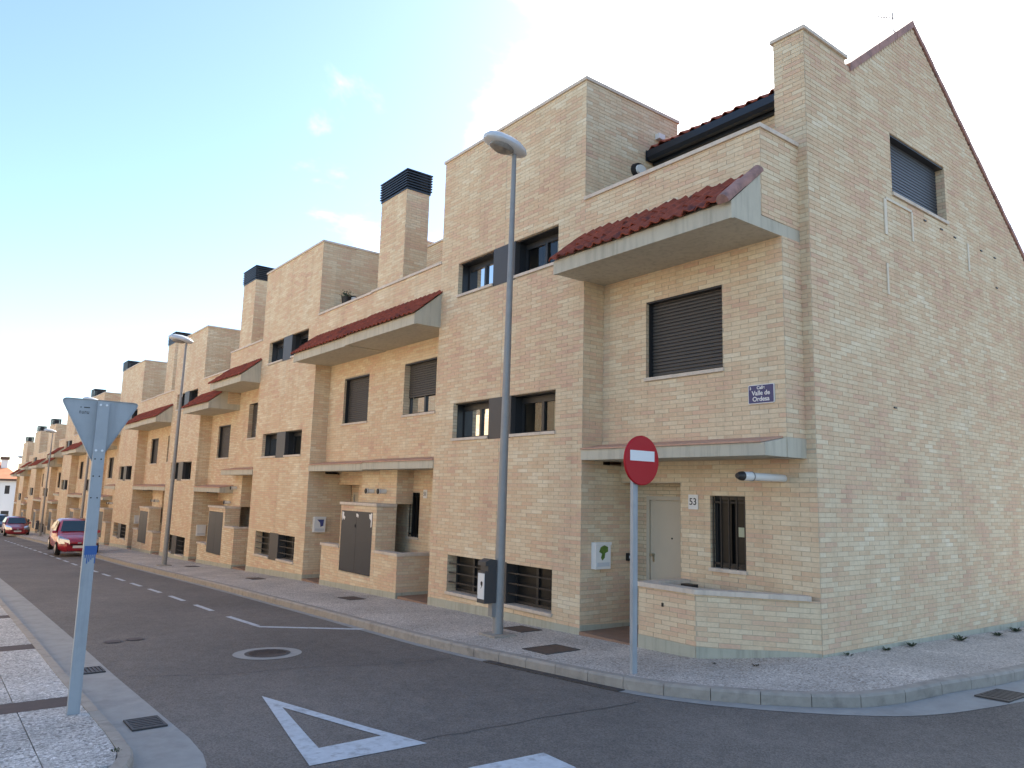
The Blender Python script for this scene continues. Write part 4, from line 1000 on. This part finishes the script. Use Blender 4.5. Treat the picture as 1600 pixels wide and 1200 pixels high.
# aerial on the ridge
t = thing('aerial', (-5.65, 12.2, 7.95), 'thin television aerial above the gable ridge', 'aerial')
MB().tube([(-5.65, 12.6, 7.7), (-5.65, 12.62, 8.62)], .012, 6).build('mast', 'steel', t); MB().tube([(-5.65, 12.66, 8.52), (-5.65, 11.9, 8.22)], .008, 6).build('boom', 'steel', t)
for k in range(7):
    y = 12.62 - .1 * k; MB().tube([(-5.78, y, 8.5 - .04 * k), (-5.52, y, 8.5 - .04 * k)], .005, 5).build('rod', 'steel', t)
# white trunking strips left on the gable
t = thing('cable_trunking', (GABX, 11, 4), 'broken white cable trunking strips on the gable below the window', 'trunking')
for (ya, za, yb, zb2) in ((10.99, 4.56, 10.95, 4.0), (10.955, 3.55, 10.95, 3.07), (11.84, 4.57, 11.83, 4.09), (13.93, 4.54, 13.91, 4.04), (11.0, 4.57, 11.83, 4.59)):
    v = abs(za - zb2) > .1; m1 = MB(); m1.box(GABX + .0065, GABX + .022, min(ya, yb) - (.018 if v else 0), max(ya, yb) + (.018 if v else 0), min(za, zb2) - (0 if v else .01), max(za, zb2) + (0 if v else .01)); m1.build('strip', 'trunking', t)
for (y, z, a) in ((12.3, 4.55, 0), (12.9, 4.55, 0), (13.41, 4.53, 0), (14.5, 4.54, 0), (15.1, 4.54, 0), (15.1, 3.97, 1), (11.0, 1.39, 0)):
    m1 = MB(); m1.box(GABX + .006, GABX + .02, y - .04, y + .04, z - .01, z + .012); m1.build('clip', 'black', t)

# ------------------------------------------------------------------ street lamps
def make_lamp(h):
    t = thing('street_lamp', (0, 0, 0), '', 'street lamp', 'street lamps along the right pavement'); LOC.pop(t.name)
    MB().tube([(0, 0, -.1), (0, .005, .6), (0, .06, h)], [.08, .077, .036], 16).build('pole', 'steel', t, True)
    m1 = MB(); m1.box(-.2, .2, -.2, .2, -.05, .03); m1.build('base_plate', 'kerb', t)
    m1 = MB(); m1.box(.055, .092, -.06, .06, .35, .75); 
    # shell: lofted teardrop towards the road (-y)
    st = [(.27, .06, .03, .05), (.2, .13, .07, .1), (.06, .18, .075, .145), (-.12, .2, .07, .165), (-.32, .19, .06, .15), (-.46, .145, .045, .11), (-.53, .06, .02, .05)]
    sh = MB(); n = 16; rise = .1
    for (y, w2, lo, hi) in st:
        zc = h + .02 + (.16 - y) * rise
        for j in range(n):
            th = 2 * math.pi * j / n; zz = math.sin(th); sh.v.append((math.cos(th) * w2, y, zc + (hi * zz if zz > 0 else lo * zz)))
    for i in range(len(st) - 1):
        for j in range(n): sh.f.append((i * n + j, i * n + (j + 1) % n, (i + 1) * n + (j + 1) % n, (i + 1) * n + j)); sh.m.append(0)
    sh.f += [tuple(range(n)), tuple((len(st) - 1) * n + j for j in range(n))]; sh.m += [0, 0]
    hd = sh.build('lamp_head', 'lamp_shell', t, True)
    bo = MB(); nn = 14
    for r_, dz in ((1.0, -.03), (.96, -.075), (.72, -.11)):
        for j in range(nn):
            th = 2 * math.pi * j / nn; y = -.2 + math.sin(th) * .23 * r_; bo.v.append((math.cos(th) * .15 * r_, y, h + .02 + (.16 - y) * rise + dz))
    for i in range(2):
        for j in range(nn): bo.f.append((i * nn + j, i * nn + (j + 1) % nn, (i + 1) * nn + (j + 1) % nn, (i + 1) * nn + j)); bo.m.append(0)
    bo.f.append(tuple(2 * nn + j for j in range(nn))); bo.m.append(0)
    bo.build('lamp_glass', 'lamp_bowl', hd, True)
    return t
lamp = make_lamp(7.6)
spots = [(-9.22, 6.96, 'nearest street lamp, grey pole with a litter bin fixed to it'), (-27.3, 6.62, 'second street lamp from the corner, in front of the third tower'), (-45.6, 6.75, 'street lamp pole half hidden behind the yield sign'), (-64.9, 7.1, 'far street lamp with a dark bin, behind the red cars'), (-98, 8.3, 'farthest street lamp in front of the white houses')]
lamps = []
for i, (x, y, lb) in enumerate(spots):
    if i == 0: lamp.location = (x, y, g(x, y)); lamp['label'] = lb; lamps.append(lamp)
    else: lamps.append(copy_tree(lamp, (x, y, g(x, y)), lb))
def bin_(x, y, z, label):
    t = thing('litter_bin', (x, y, z), label, 'litter bin', 'litter bins on lamp posts')
    m1 = MB(); m1.prism([(y - .11, z), (y + .1, z), (y + .1, z + .62), (y - .0, z + .64), (y - .11, z + .6), (y - .11, z + .54), (y - .06, z + .54), (y - .06, z + .46), (y - .11, z + .46)], x - .12, x + .07); m1.build('body', 'anthracite_dark', t)
    m1 = MB(); m1.box(x - .1, x + .06, y - .118, y - .111, z + .06, z + .43); lb = m1.build('label_panel', 'plate_white', t)
    m1 = MB(); m1.poly([(x - .03, y - .1195, z + .2), (x - .01, y - .1195, z + .22), (x + .02, y - .1195, z + .26), (x + .025, y - .1195, z + .3), (x, y - .1195, z + .32), (x - .03, y - .1195, z + .3), (x - .025, y - .1195, z + .26), (x - .005, y - .1195, z + .25)]); m1.build('emblem', 'black', lb)
    m1 = MB(); m1.box(x - .05, x + .05, y + .05, y + .14, z - .2, z); m1.build('bracket', 'steel', t)
mat('anthracite_dark', (.045, .048, .052), .45, var=.06)
bin_(-9.25, 6.78, -1.6, 'dark litter bin with white label on the nearest lamp post'); bin_(-64.9, 6.85, g(-64.9) + .5, 'dark litter bin on the far lamp post beyond the red car')

# ------------------------------------------------------------------ road signs
def disc_sign():
    x, y = -6.21, 6.65; z0 = g(x, y)
    t = thing('no_entry_sign', (x, y, z0), 'round red no entry sign with white bar on a grey post', 'road sign')
    m1 = MB(); m1.box(x - .022, x + .022, y - .04, y + .04, z0 - .1, .62); m1.build('post', 'steel_pale', t)
    n = 40; cx_, cy_, cz_ = x + .045, 6.73, .44
    m1 = MB(); r = .295
    for (rx, xx) in ((r * .985, cx_ - .02), (r, cx_ - .012), (r, cx_ + .006), (r * .97, cx_ + .012)):
        for j in range(n): m1.v.append((xx, cy_ + math.cos(2 * math.pi * j / n) * rx, cz_ + math.sin(2 * math.pi * j / n) * rx))
    for i in range(3):
        for j in range(n): m1.f.append((i * n + j, i * n + (j + 1) % n, (i + 1) * n + (j + 1) % n, (i + 1) * n + j)); m1.m.append(0)
    m1.f += [tuple(range(n)), tuple(3 * n + j for j in range(n))]; m1.m += [0, 0]
    d = m1.build('disc', 'sign_red', t)
    m1 = MB(); m1.box(cx_ + .0125, cx_ + .015, cy_ - .21, cy_ + .21, cz_ - .008, cz_ + .125 - .01); m1.build('white_bar', 'sign_white', d)
    m1 = MB(); m1.box(x - .03, cx_ - .02, y - .06, y + .06, cz_ - .1, cz_ - .06); m1.box(x - .03, cx_ - .02, y - .06, y + .06, cz_ + .1, cz_ + .14); m1.build('clamp', 'steel', t)
disc_sign()
def yield_sign():
    x, y = -8.0, 1.29; z0 = g(x, y) - .02
    t = thing('yield_sign', (x, y, z0), 'triangular yield sign seen from its grey back on a perforated post', 'road sign')
    m1 = MB()   # folded channel post
    tilt = -.02
    def pb(dx0, dx1, dy0, dy1, za, zb2): m1.hexa([(x + dx0, y + dy0, za), (x + dx1, y + dy0, za), (x + dx1, y + dy1, za), (x + dx0, y + dy1, za), (x + dx0, y + dy0 + tilt, zb2), (x + dx1, y + dy0 + tilt, zb2), (x + dx1, y + dy1 + tilt, zb2), (x + dx0, y + dy1 + tilt, zb2)])
    pb(-.0, .008, -.05, .05, z0 - .1, .765); pb(-.045, .0, -.05, -.042, z0 - .1, .765); pb(-.045, .0, .042, .05, z0 - .1, .765)
    po = m1.build('post', 'steel_pale', t)
    for zz in (.22, .06, -.14):
        for dy in (-.026, .026): MB().tube([(x + .0085, y + dy + tilt, zz), (x + .0095, y + dy + tilt, zz)], .007, 8).build('hole', 'black', po)
    for zz in (.73, .3):
        for dy in (-.026, .026): MB().tube([(x + .008, y + dy + tilt, zz), (x + .016, y + dy + tilt, zz)], .011, 8).build('bolt', 'sign_white', po)
    m1 = MB(); m1.box(x - .046, x + .0095, y - .0515, y + .0515 , -.66, -.58)
    for k in range(6): m1.box(x + .0084, x + .0096, y - .045 + k * .016, y - .036 + k * .016, -.66 - .03 - .05 * ((k * 7) % 4) / 3, -.66)
    m1.build('paint_band', 'blue_paint', po)
    m1 = MB(); m1.box(x - .046, x + .0092, y - .0612, y + .0612, z0 - .02, z0 + .22)
    # triangle with rounded corners, pointing down
    V = [(y - .355 + tilt, .78), (y + .325 + tilt, .78), (y - .015 + tilt, .14)]; pts = []
    r = .045
    for i in range(3):
        p = Vector(V[i]); a = (Vector(V[i - 1]) - p).normalized(); b = (Vector(V[(i + 1) % 3]) - p).normalized()
        for k in range(6):
            f = k / 5; q1 = p + a * r * 1.4 * (1 - f); q2 = p + b * r * 1.4 * f; pts.append(tuple(q1 * (1 - f) + q2 * f))
    m1 = MB(); n = len(pts); m1.v = [(x - .062, a, b) for a, b in pts] + [(x - .046, a, b) for a, b in pts]
    m1.f = [tuple(range(n)), tuple(range(2 * n - 1, n - 1, -1))] + [(k, (k + 1) % n, n + (k + 1) % n, n + k) for k in range(n)]; m1.m = [0] * (n + 2)
    b = m1.build('sign_back', 'steel_pale', t)
    m1 = MB(); cy_ = sum(p[0] for p in pts) / n; cz_ = sum(p[1] for p in pts) / n; sp = [(cy_ + (a - cy_) * .985, cz_ + (c - cz_) * .985) for a, c in pts]
    # raised rim round the back, white and red face on the far side
    m1.v = [(x - .046, a, c) for a, c in pts] + [(x - .034, a, c) for a, c in pts] + [(x - .034, a, c) for a, c in sp] + [(x - .046, a, c) for a, c in sp]
    for q in range(3):
        for k in range(n): m1.f.append((q * n + k, q * n + (k + 1) % n, (q + 1) * n + (k + 1) % n, (q + 1) * n + k)); m1.m.append(0)
    m1.build('rim', 'steel_pale', b)
    m1 = MB(); m1.poly([(x - .0625, a, c) for a, c in pts]); m1.build('red_border', 'sign_red', b)
    m1 = MB(); m1.poly([(x - .063, cy_ + (a - cy_) * .66, cz_ + (c - cz_) * .66) for a, c in pts]); m1.build('white_face', 'sign_white', b)
    # illegible maker's stamp on the back
    m1 = MB(); rr = random.Random(5)
    m1.box(x - .046, x - .045, y - .205, y - .195, .695, .705); m1.box(x - .046, x - .045, y - .175, y - .125, .695, .705)
    for k in range(8): 
        yy = y - .21 + k * .011
        m1.box(x - .046, x - .045, yy, yy + .004, .64, .665); 
        if k % 2 == 0: m1.box(x - .046, x - .045, yy, yy + .011, .64 + .02 * (k % 4 == 0), .645 + .02 * (k % 4 == 0))
    m1.build('stamp', 'anthracite_dark', b)['kind'] = 'stuff'
yield_sign()

# ------------------------------------------------------------------ road markings
def marking(name, quads, label, n=8, k=2):
    mb = MB()
    for q in quads: sheet(mb, *q, RD + .005, n=n, k=k)
    return tag(mb.build(name, 'paint'), label, 'road marking')
o1, o2, o3 = (-8.09, 3.04), (-5.68, 3.58), (-5.72, 2.56); i1, i2, i3 = (-7.53, 3.045), (-6.11, 3.38), (-6.10, 2.80)
marking('yield_triangle', [(o1, o2, i2, i1), (o2, o3, i3, i2), (o3, o1, i1, i3)], 'white outlined yield triangle painted on the asphalt', n=14, k=2)
marking('stop_bar', [((-4.96, 3.5), (-4.90, 4.2), (-4.48, 4.17), (-4.5, 3.5))], 'white block of a give way line at the picture bottom', n=3, k=2)
marking('corner_line', [((-14.2, 4.56), (-12.8, 4.6), (-12.8, 4.70), (-14.2, 4.66)), ((-12.8, 4.6), (-11.55, 6.0), (-11.5, 5.85), (-12.62, 4.62))], 'white line bending from the centre line to the kerb', n=8, k=2)
ORD2 = lambda i: ORD[i] if i < 18 else ['nineteenth', 'twentieth', 'twenty-first', 'twenty-second', 'twenty-third', 'twenty-fourth'][i - 18]
xd = -15.16
lbl = 0
while xd > -60:
    o = marking('centre_dash', [((xd - 1.15, 4.565), (xd, 4.565), (xd, 4.665), (xd - 1.15, 4.665))], ('white dash of the broken centre line, %s from the corner' % ORD2(lbl)) if lbl < 24 else 'far white dash', n=4, k=1); lbl += 1; o['group'] = 'dashes of the broken centre line'
    xd -= 1.98
mat('tar', (.035, .033, .032), .6)
for nm, pts in (('a', [(-5.85, 3.0), (-5.78, 3.85), (-5.72, 4.9), (-5.6, 6.1)]), ('b', [(-9.9, 2.1), (-9.4, 3.0), (-9.25, 3.9), (-8.8, 5.0), (-8.7, 5.8)])):
    mb = MB(); rr = random.Random(nm); fine = resample(pts, .15)
    fine = [p + Vector((rr.uniform(-.02, .02), rr.uniform(-.01, .01))) for p in fine]
    for a, b in zip(fine, fine[1:]): sheet(mb, (a.x - .007, a.y), (b.x - .007, b.y), (b.x + .007, b.y), (a.x + .007, a.y), RD + .002, 1, 1)
    tag(mb.build('tar_seam', 'tar'), 'thin dark seam across the asphalt ' + ('beside the painted triangle base' if nm == 'a' else 'between manhole and painted triangle'), 'road seam')
# ------------------------------------------------------------------ covers and grates
def round_cover(x, y, r, ring, label, name='manhole_cover'):
    t = thing(name, (x, y, g(x, y) + RD), label, 'manhole cover'); n = 28
    def dsk(r0, r1, off, nm, m):
        mb = MB(); mb.v = [(x + math.cos(2 * math.pi * j / n) * q, y + math.sin(2 * math.pi * j / n) * q, 0) for q in (r0, r1) for j in range(n)]
        mb.v = [(a, b, g(a, b) + RD + off) for a, b, _ in mb.v]
        if r0 == 0: mb.f = [tuple(n + j for j in range(n))]; mb.m = [0]
        else:
            for j in range(n): mb.f.append((j, (j + 1) % n, n + (j + 1) % n, n + j)); mb.m.append(0)
        mb.build(nm, m, t)
    if ring: dsk(r, r * 1.5, .005, 'surround', 'concrete')
    dsk(r * .86, r, .009, 'rim', 'iron'); dsk(0, r * .87, .005, 'lid', 'iron')
    mb = MB()
    for i in range(-4, 5):
        w_ = math.sqrt(max(0, (r * .8) ** 2 - (i * r * .18) ** 2))
        if w_ > .05: a = x + i * r * .18; mb.box(a - .012, a + .012, y - w_, y + w_, g(x, y) + RD + .006, g(x, y) + RD + .011)
    mb.build('ribs', 'rusty', t)
round_cover(-10.36, 3.93, .3, True, 'round iron manhole cover with pale concrete surround in the road')
round_cover(-12.45, 2.42, .13, False, 'left of two small round covers near the left gutter', 'valve_cover'); round_cover(-12.5, 2.72, .13, False, 'right of two small round covers near the left gutter', 'valve_cover')
def grate(x0, x1, y0, y1, off, label, bars, along='x', name='drain_grate', m='iron'):
    xc, yc = (x0 + x1) / 2, (y0 + y1) / 2; t = thing(name, (xc, yc, g(xc, yc) + off), label, 'drain')
    mb = MB(); sheet(mb, (x0, y0), (x1, y0), (x1, y1), (x0, y1), off + .003, 4, 1); mb.build('pit', 'black', t)
    for i in range(bars):
        mb = MB(); f0 = (i + .15) / bars; f1 = (i + .75) / bars
        if along == 'x': a, b, c, d = x0, x1, y0 + (y1 - y0) * f0, y0 + (y1 - y0) * f1
        else: a, b, c, d = x0 + (x1 - x0) * f0, x0 + (x1 - x0) * f1, y0, y1
        P = [(a, c), (b, c), (b, d), (a, d)]
        mb.hexa([(p[0], p[1], g(*p) + off + .002) for p in P] + [(p[0], p[1], g(*p) + off + .014) for p in P]); mb.build('grate_bar', m, t)
    mb = MB()
    for (a, b, c, d) in ((x0 - .02, x1 + .02, y0 - .02, y0), (x0 - .02, x1 + .02, y1, y1 + .02), (x0 - .02, x0, y0, y1), (x1, x1 + .02, y0, y1)):
        P = [(a, c), (b, c), (b, d), (a, d)]; mb.hexa([(p[0], p[1], g(*p) + off + .002) for p in P] + [(p[0], p[1], g(*p) + off + .016) for p in P])
    mb.build('frame', m, t)
grate(-10.6, -10.28, 1.68, 1.93, RD + .004, 'small drain grate in the left gutter behind the yield post', 6); grate(-7.85, -7.5, 1.7, 1.95, RD + .004, 'drain grate with bars in the left gutter at the near corner', 6, 'y')
grate(-3.44, -3.16, 8.8, 9.34, RD + .004, 'drain grate in the right gutter below the gable', 7)
# long slot drain along the right kerb
t = thing('channel_drain', (-7.2, 6.1, g(-7.2)), 'long dark channel drain along the right kerb by the no entry sign', 'drain')
for i in range(8):
    a, b = i / 8, (i + 1) / 8 - .004; p = (-8.25 + 2.2 * a, 6.03 + .24 * a); q = (-8.25 + 2.2 * b, 6.03 + .24 * b)
    mb = MB(); P = [(p[0], p[1] - .03), (q[0], q[1] - .03), (q[0], q[1] + .085), (p[0], p[1] + .085)]; mb.hexa([(*c, g(*c) + RD + .002) for c in P] + [(*c, g(*c) + RD + .012) for c in P]); mb.build('grate_section', 'iron', t)
def cover(x0, x1, y0, y1, label):
    xc, yc = (x0 + x1) / 2, (y0 + y1) / 2; t = thing('access_cover', (xc, yc, g(xc, yc)), label, 'cover', 'square iron covers in the right pavement'); mb = MB(); sheet(mb, (x0, y0), (x1, y0), (x1, y1), (x0, y1), .008, 2, 2); mb.build('lid', 'rusty', t)
    mb = MB()
    for (a, b, c, d) in ((x0 - .03, x1 + .03, y0 - .03, y0), (x0 - .03, x1 + .03, y1, y1 + .03), (x0 - .03, x0, y0, y1), (x1, x1 + .03, y0, y1)):
        P = [(a, c), (b, c), (b, d), (a, d)]; mb.hexa([(*p, g(*p) - .01) for p in P] + [(*p, g(*p) + .01) for p in P])
    mb.build('frame', 'iron', t)
cover(-8.12, -7.68, 6.6, 7.14, 'square rusty cover in the pavement between lamp post and no entry sign'); cover(-9.7, -9.25, 7.45, 7.8, 'square cover behind the nearest lamp post foot'); cover(-14.9, -14.4, 7.1, 7.4, 'square cover in front of the nearest meter cabinet'); cover(-20.6, -20.1, 7.1, 7.4, 'square cover in front of the second tower'); cover(-26.6, -26.1, 7.1, 7.4, 'square cover in front of the second meter cabinet')

# ------------------------------------------------------------------ weeds along the walls
def weed(x, y, s_, label, dry=False):
    z = g(x, y); rr = random.Random(int(x * 91 + y * 57)); mb = MB()
    for k in range(26):
        a = rr.uniform(0, 6.28); l_ = rr.uniform(.4, 1) * s_; tip = Vector((x + math.cos(a) * l_, y + math.sin(a) * l_, z + rr.uniform(.1, .45) * s_)); b = Vector((x + math.cos(a) * .02, y + math.sin(a) * .02, z)); sd_ = Vector((-math.sin(a), math.cos(a), 0)) * s_ * .1; m_ = b.lerp(tip, .55) + Vector((0, 0, .12 * s_))
        mb.quad(tuple(b), tuple(m_ + sd_), tuple(tip), tuple(m_ - sd_))
    tag(mb.build('weed', 'leaf_dry' if dry else 'leaf'), label, 'weed', 'weeds growing along the gable foot')
for i, (x, y, s_) in enumerate(((-5.08, 9.3, .08), (-5.05, 10.2, .1), (-5.05, 10.9, .12), (-4.95, 12.2, .17), (-4.9, 13.4, .13), (-4.95, 14.3, .17), (-4.95, 15.3, .18), (-5.55, 8.05, .07), (-6.0, 7.85, .04))):
    weed(x, y, s_, ('tiny weed at the foot of the gable corner', 'low weed near the gable corner', 'weed at the wall foot below the gable window left side', 'largest weed clump at the gable foot', 'weed between the two big clumps at the gable foot', 'weed clump further along the gable foot', 'weed clump at the right picture edge', 'small weed by the bent garden wall', 'tiny weed before the garden wall bend')[i], i in (7, 8))
weed(-6.55, 1.37, .05, 'small weed in the near left kerb joint')

# ------------------------------------------------------------------ cars
def car(x, y, paint, label, yaw=0.0, L_=3.55, Wd=1.56, Ht=1.36):
    t = thing('parked_car', (0, 0, 0), label, 'car', 'cars parked along the right kerb'); LOC.pop(t.name)
    hw = Wd / 2
    # stations: along (0 front .. 1 rear), half width, sill z, belt z, roof z (None: no cabin), roof half width
    ST = [(0.0, .60, .24, .52, .56), (.03, .76, .19, .60, .66), (.1, .93, .18, .66, .74), (.22, .99, .17, .72, .82), (.30, 1.0, .17, .80, .86), (.44, 1.0, .17, .82, 1.27), (.52, 1.0, .17, .83, 1.345), (.66, 1.0, .17, .84, 1.36), (.82, .99, .17, .86, 1.32), (.93, .95, .2, .86, 1.12), (.985, .88, .26, .84, .92), (1.0, .7, .32, .7, .76)]
    mb = MB(); n = 12
    for (a, wf, zs, zb, zr) in ST:
        xx = -a * L_; w2 = hw * wf; cab = zr > 1.0; rw = w2 * (.74 if cab else .82)
        ring = [(w2 * .8, zs), (w2 * .97, zs + .1), (w2, (zs + zb) / 2), (w2 * .96, zb), (rw if cab else w2 * .86, zr - (.06 if cab else .03)), (rw * .82, zr), (0, zr + .02)]
        pts = [(-p, q) for p, q in ring[:-1]][::-1]; full = [(p, q) for p, q in ring] + pts
        mb.v += [(xx, p, q * Ht / 1.36) for p, q in full]
    m_ = 13
    for i in range(len(ST) - 1):
        for j in range(m_): mb.f.append((i * m_ + j, i * m_ + (j + 1) % m_, (i + 1) * m_ + (j + 1) % m_, (i + 1) * m_ + j)); mb.m.append(0)
    mb.f += [tuple(range(m_)), tuple((len(ST) - 1) * m_ + j for j in range(m_))]; mb.m += [0, 0]
    body = mb.build('body', paint, t, True)
    sc = Ht / 1.36
    def glass_(pts, nm='window', m='car_glass'):
        b = MB(); b.poly(pts); return b.build(nm, m, t)
    w3 = hw * .73
    glass_([(-.303 * L_, -hw * .78, .925 * sc), (-.303 * L_, hw * .78, .925 * sc), (-.438 * L_, w3 * .86, 1.315 * sc), (-.438 * L_, -w3 * .86, 1.315 * sc)], 'windscreen')
    glass_([(-.99 * L_, -hw * .74, .93 * sc), (-.99 * L_, hw * .74, .93 * sc), (-.925 * L_, w3 * .85, 1.17 * sc), (-.925 * L_, -w3 * .85, 1.17 * sc)], 'rear_window')
    for sg in (-1, 1):
        glass_([(-.36 * L_, sg * hw * .985, .87 * sc), (-.58 * L_, sg * hw * .985, .88 * sc), (-.58 * L_, sg * hw * .775, 1.29 * sc), (-.465 * L_, sg * hw * .79, 1.26 * sc)], 'side_window')
        glass_([(-.60 * L_, sg * hw * .985, .88 * sc), (-.84 * L_, sg * hw * .975, .9 * sc), (-.80 * L_, sg * hw * .785, 1.26 * sc), (-.60 * L_, sg * hw * .775, 1.29 * sc)], 'side_window')
        b = MB(); b.hexa([(.005 * L_, sg * hw * .46, .53), (-.045 * L_, sg * hw * .93, .53), (-.14 * L_, sg * hw * .99, .62), (-.07 * L_, sg * hw * .5, .60), (-.008 * L_, sg * hw * .48, .68), (-.055 * L_, sg * hw * .93, .74), (-.19 * L_, sg * hw * .95, .83), (-.1 * L_, sg * hw * .56, .75)]); b.build('headlight', 'car_lamp', t, True)
        b = MB(); b.hexa([(-.335 * L_, sg * hw * .97, .88), (-.335 * L_, sg * hw * 1.16, .89), (-.30 * L_, sg * hw * 1.15, .89), (-.30 * L_, sg * hw * .97, .88), (-.335 * L_, sg * hw * .97, .99), (-.335 * L_, sg * hw * 1.17, 1.0), (-.31 * L_, sg * hw * 1.15, 1.0), (-.31 * L_, sg * hw * .97, .99)]); b.build('wing_mirror', paint, t, True)
        for wx in (-.19 * L_, -.81 * L_):
            r = .285; yy = sg * (hw - .085)
            b = MB(); b.tube([(wx, yy - .095, r), (wx, yy - .085, r), (wx, yy + .085, r), (wx, yy + .095, r)], [r * .93, r, r, r * .93], 20); wh = b.build('wheel', 'tyre', t, True)
            b = MB(); b.tube([(wx, yy + sg * .09, r), (wx, yy + sg * .099, r)], [r * .66, r * .6], 16); b.build('rim', 'rim', wh, True)
    b = MB(); b.box(-.03, .0, -hw * .42, hw * .42, .44, .53); b.box(-.06, -.012, -hw * .55, hw * .55, .26, .36); b.build('grille', 'black', t)
    b = MB(); b.box(.0, .012, -.24, .24, .36, .46); b.build('number_plate', 'plate_white', t)
    b = MB(); b.box(-.04, .008, -.07, .07, .545, .60); b.build('badge', 'car_lamp', t)
    t.location = (x, y, g(x) + RD); t.rotation_euler = (0, math.atan(.034), yaw)
    return t
car(-36.6, 5.46, 'car_red', 'bright red hatchback parked behind the yield post', L_=3.5, Wd=1.58, Ht=1.42)
car(-69.0, 6.05, 'car_dark_red', 'dark red saloon parked further down the street at the left edge', L_=4.0, Wd=1.62, Ht=1.34)
car(-84, 6.1, 'car_blue', 'dark blue car at the far left behind the dark red saloon', L_=4.0, Wd=1.6, Ht=1.45)

# ------------------------------------------------------------------ white houses closing the street
def white_house(x, y0, y1, ze, label):
    z0 = g(x) - .3; t = thing('white_house', (x, (y0 + y1) / 2, z0), label, 'house', 'white rendered houses at the street end')
    mb = MB(); xf = x; xb = x - 9
    ops = []
    n = max(2, int((y1 - y0) / 1.6))
    for i in range(n):
        a = (i + .3) / n * (y1 - y0); ops += [(a, a + .55, ze - 2.0, ze - .9)]
        ops += [(a - .15, a + .75, z0 + .3, z0 + 2.2)]
    wall(mb, None, (xf, y0), (0, 1), (1, 0), 0, y1 - y0, z0, ze, ops, depth=.2, rev=True)
    mb.quad((xf, y0, z0), (xb, y0, z0), (xb, y0, ze), (xf, y0, ze)); mb.quad((xf, y1, z0), (xb, y1, z0), (xb, y1, ze), (xf, y1, ze)); mb.quad((xb, y0, z0), (xb, y1, z0), (xb, y1, ze), (xb, y0, ze))
    mb.build('wall', ['white_render', 'white_render'], t)
    for (a, b, c, d) in ops:
        m1 = MB(); m1.box(xf - .2, xf - .15, y0 + a, y0 + b, c, d); m1.build('window', 'dark_frame', t)
    m1 = MB(); o = .5; xm = (xf + xb) / 2; zr = ze + 2.4
    P = [(xf + o, y0 - o, ze), (xf + o, y1 + o, ze), (xb - o, y1 + o, ze), (xb - o, y0 - o, ze), (xm, y0 + 2, zr), (xm, y1 - 2, zr)]
    for f in ((0, 1, 5, 4), (1, 2, 5), (2, 3, 4, 5), (3, 0, 4)): m1.poly([P[i] for i in f])
    rf = m1.build('roof', 'orange_tile', t)
    m1 = MB(); m1.box(xf - .1, xf + o, y0 - o, y1 + o, ze - .28, ze - .01); m1.build('eaves', 'brown_trim', t)
    for i in range(3):
        yy = y0 + (y1 - y0) * (.2 + .3 * i); m1 = MB(); m1.box(xm + 1.2, xm + 2.0, yy - .35, yy + .35, ze + .8, zr + .15); ch = m1.build('chimney', 'white_render', rf); m1 = MB(); m1.box(xm + 1.05, xm + 2.15, yy - .5, yy + .5, zr + .15, zr + .55); m1.build('chimney_cap', 'brown_trim', ch)
white_house(-121, 2.5, 9.9, .2, 'white house with orange hipped roof at the far left end'); white_house(-124, 10.6, 16, -.4, 'white house partly hidden behind the far end of the brick row')
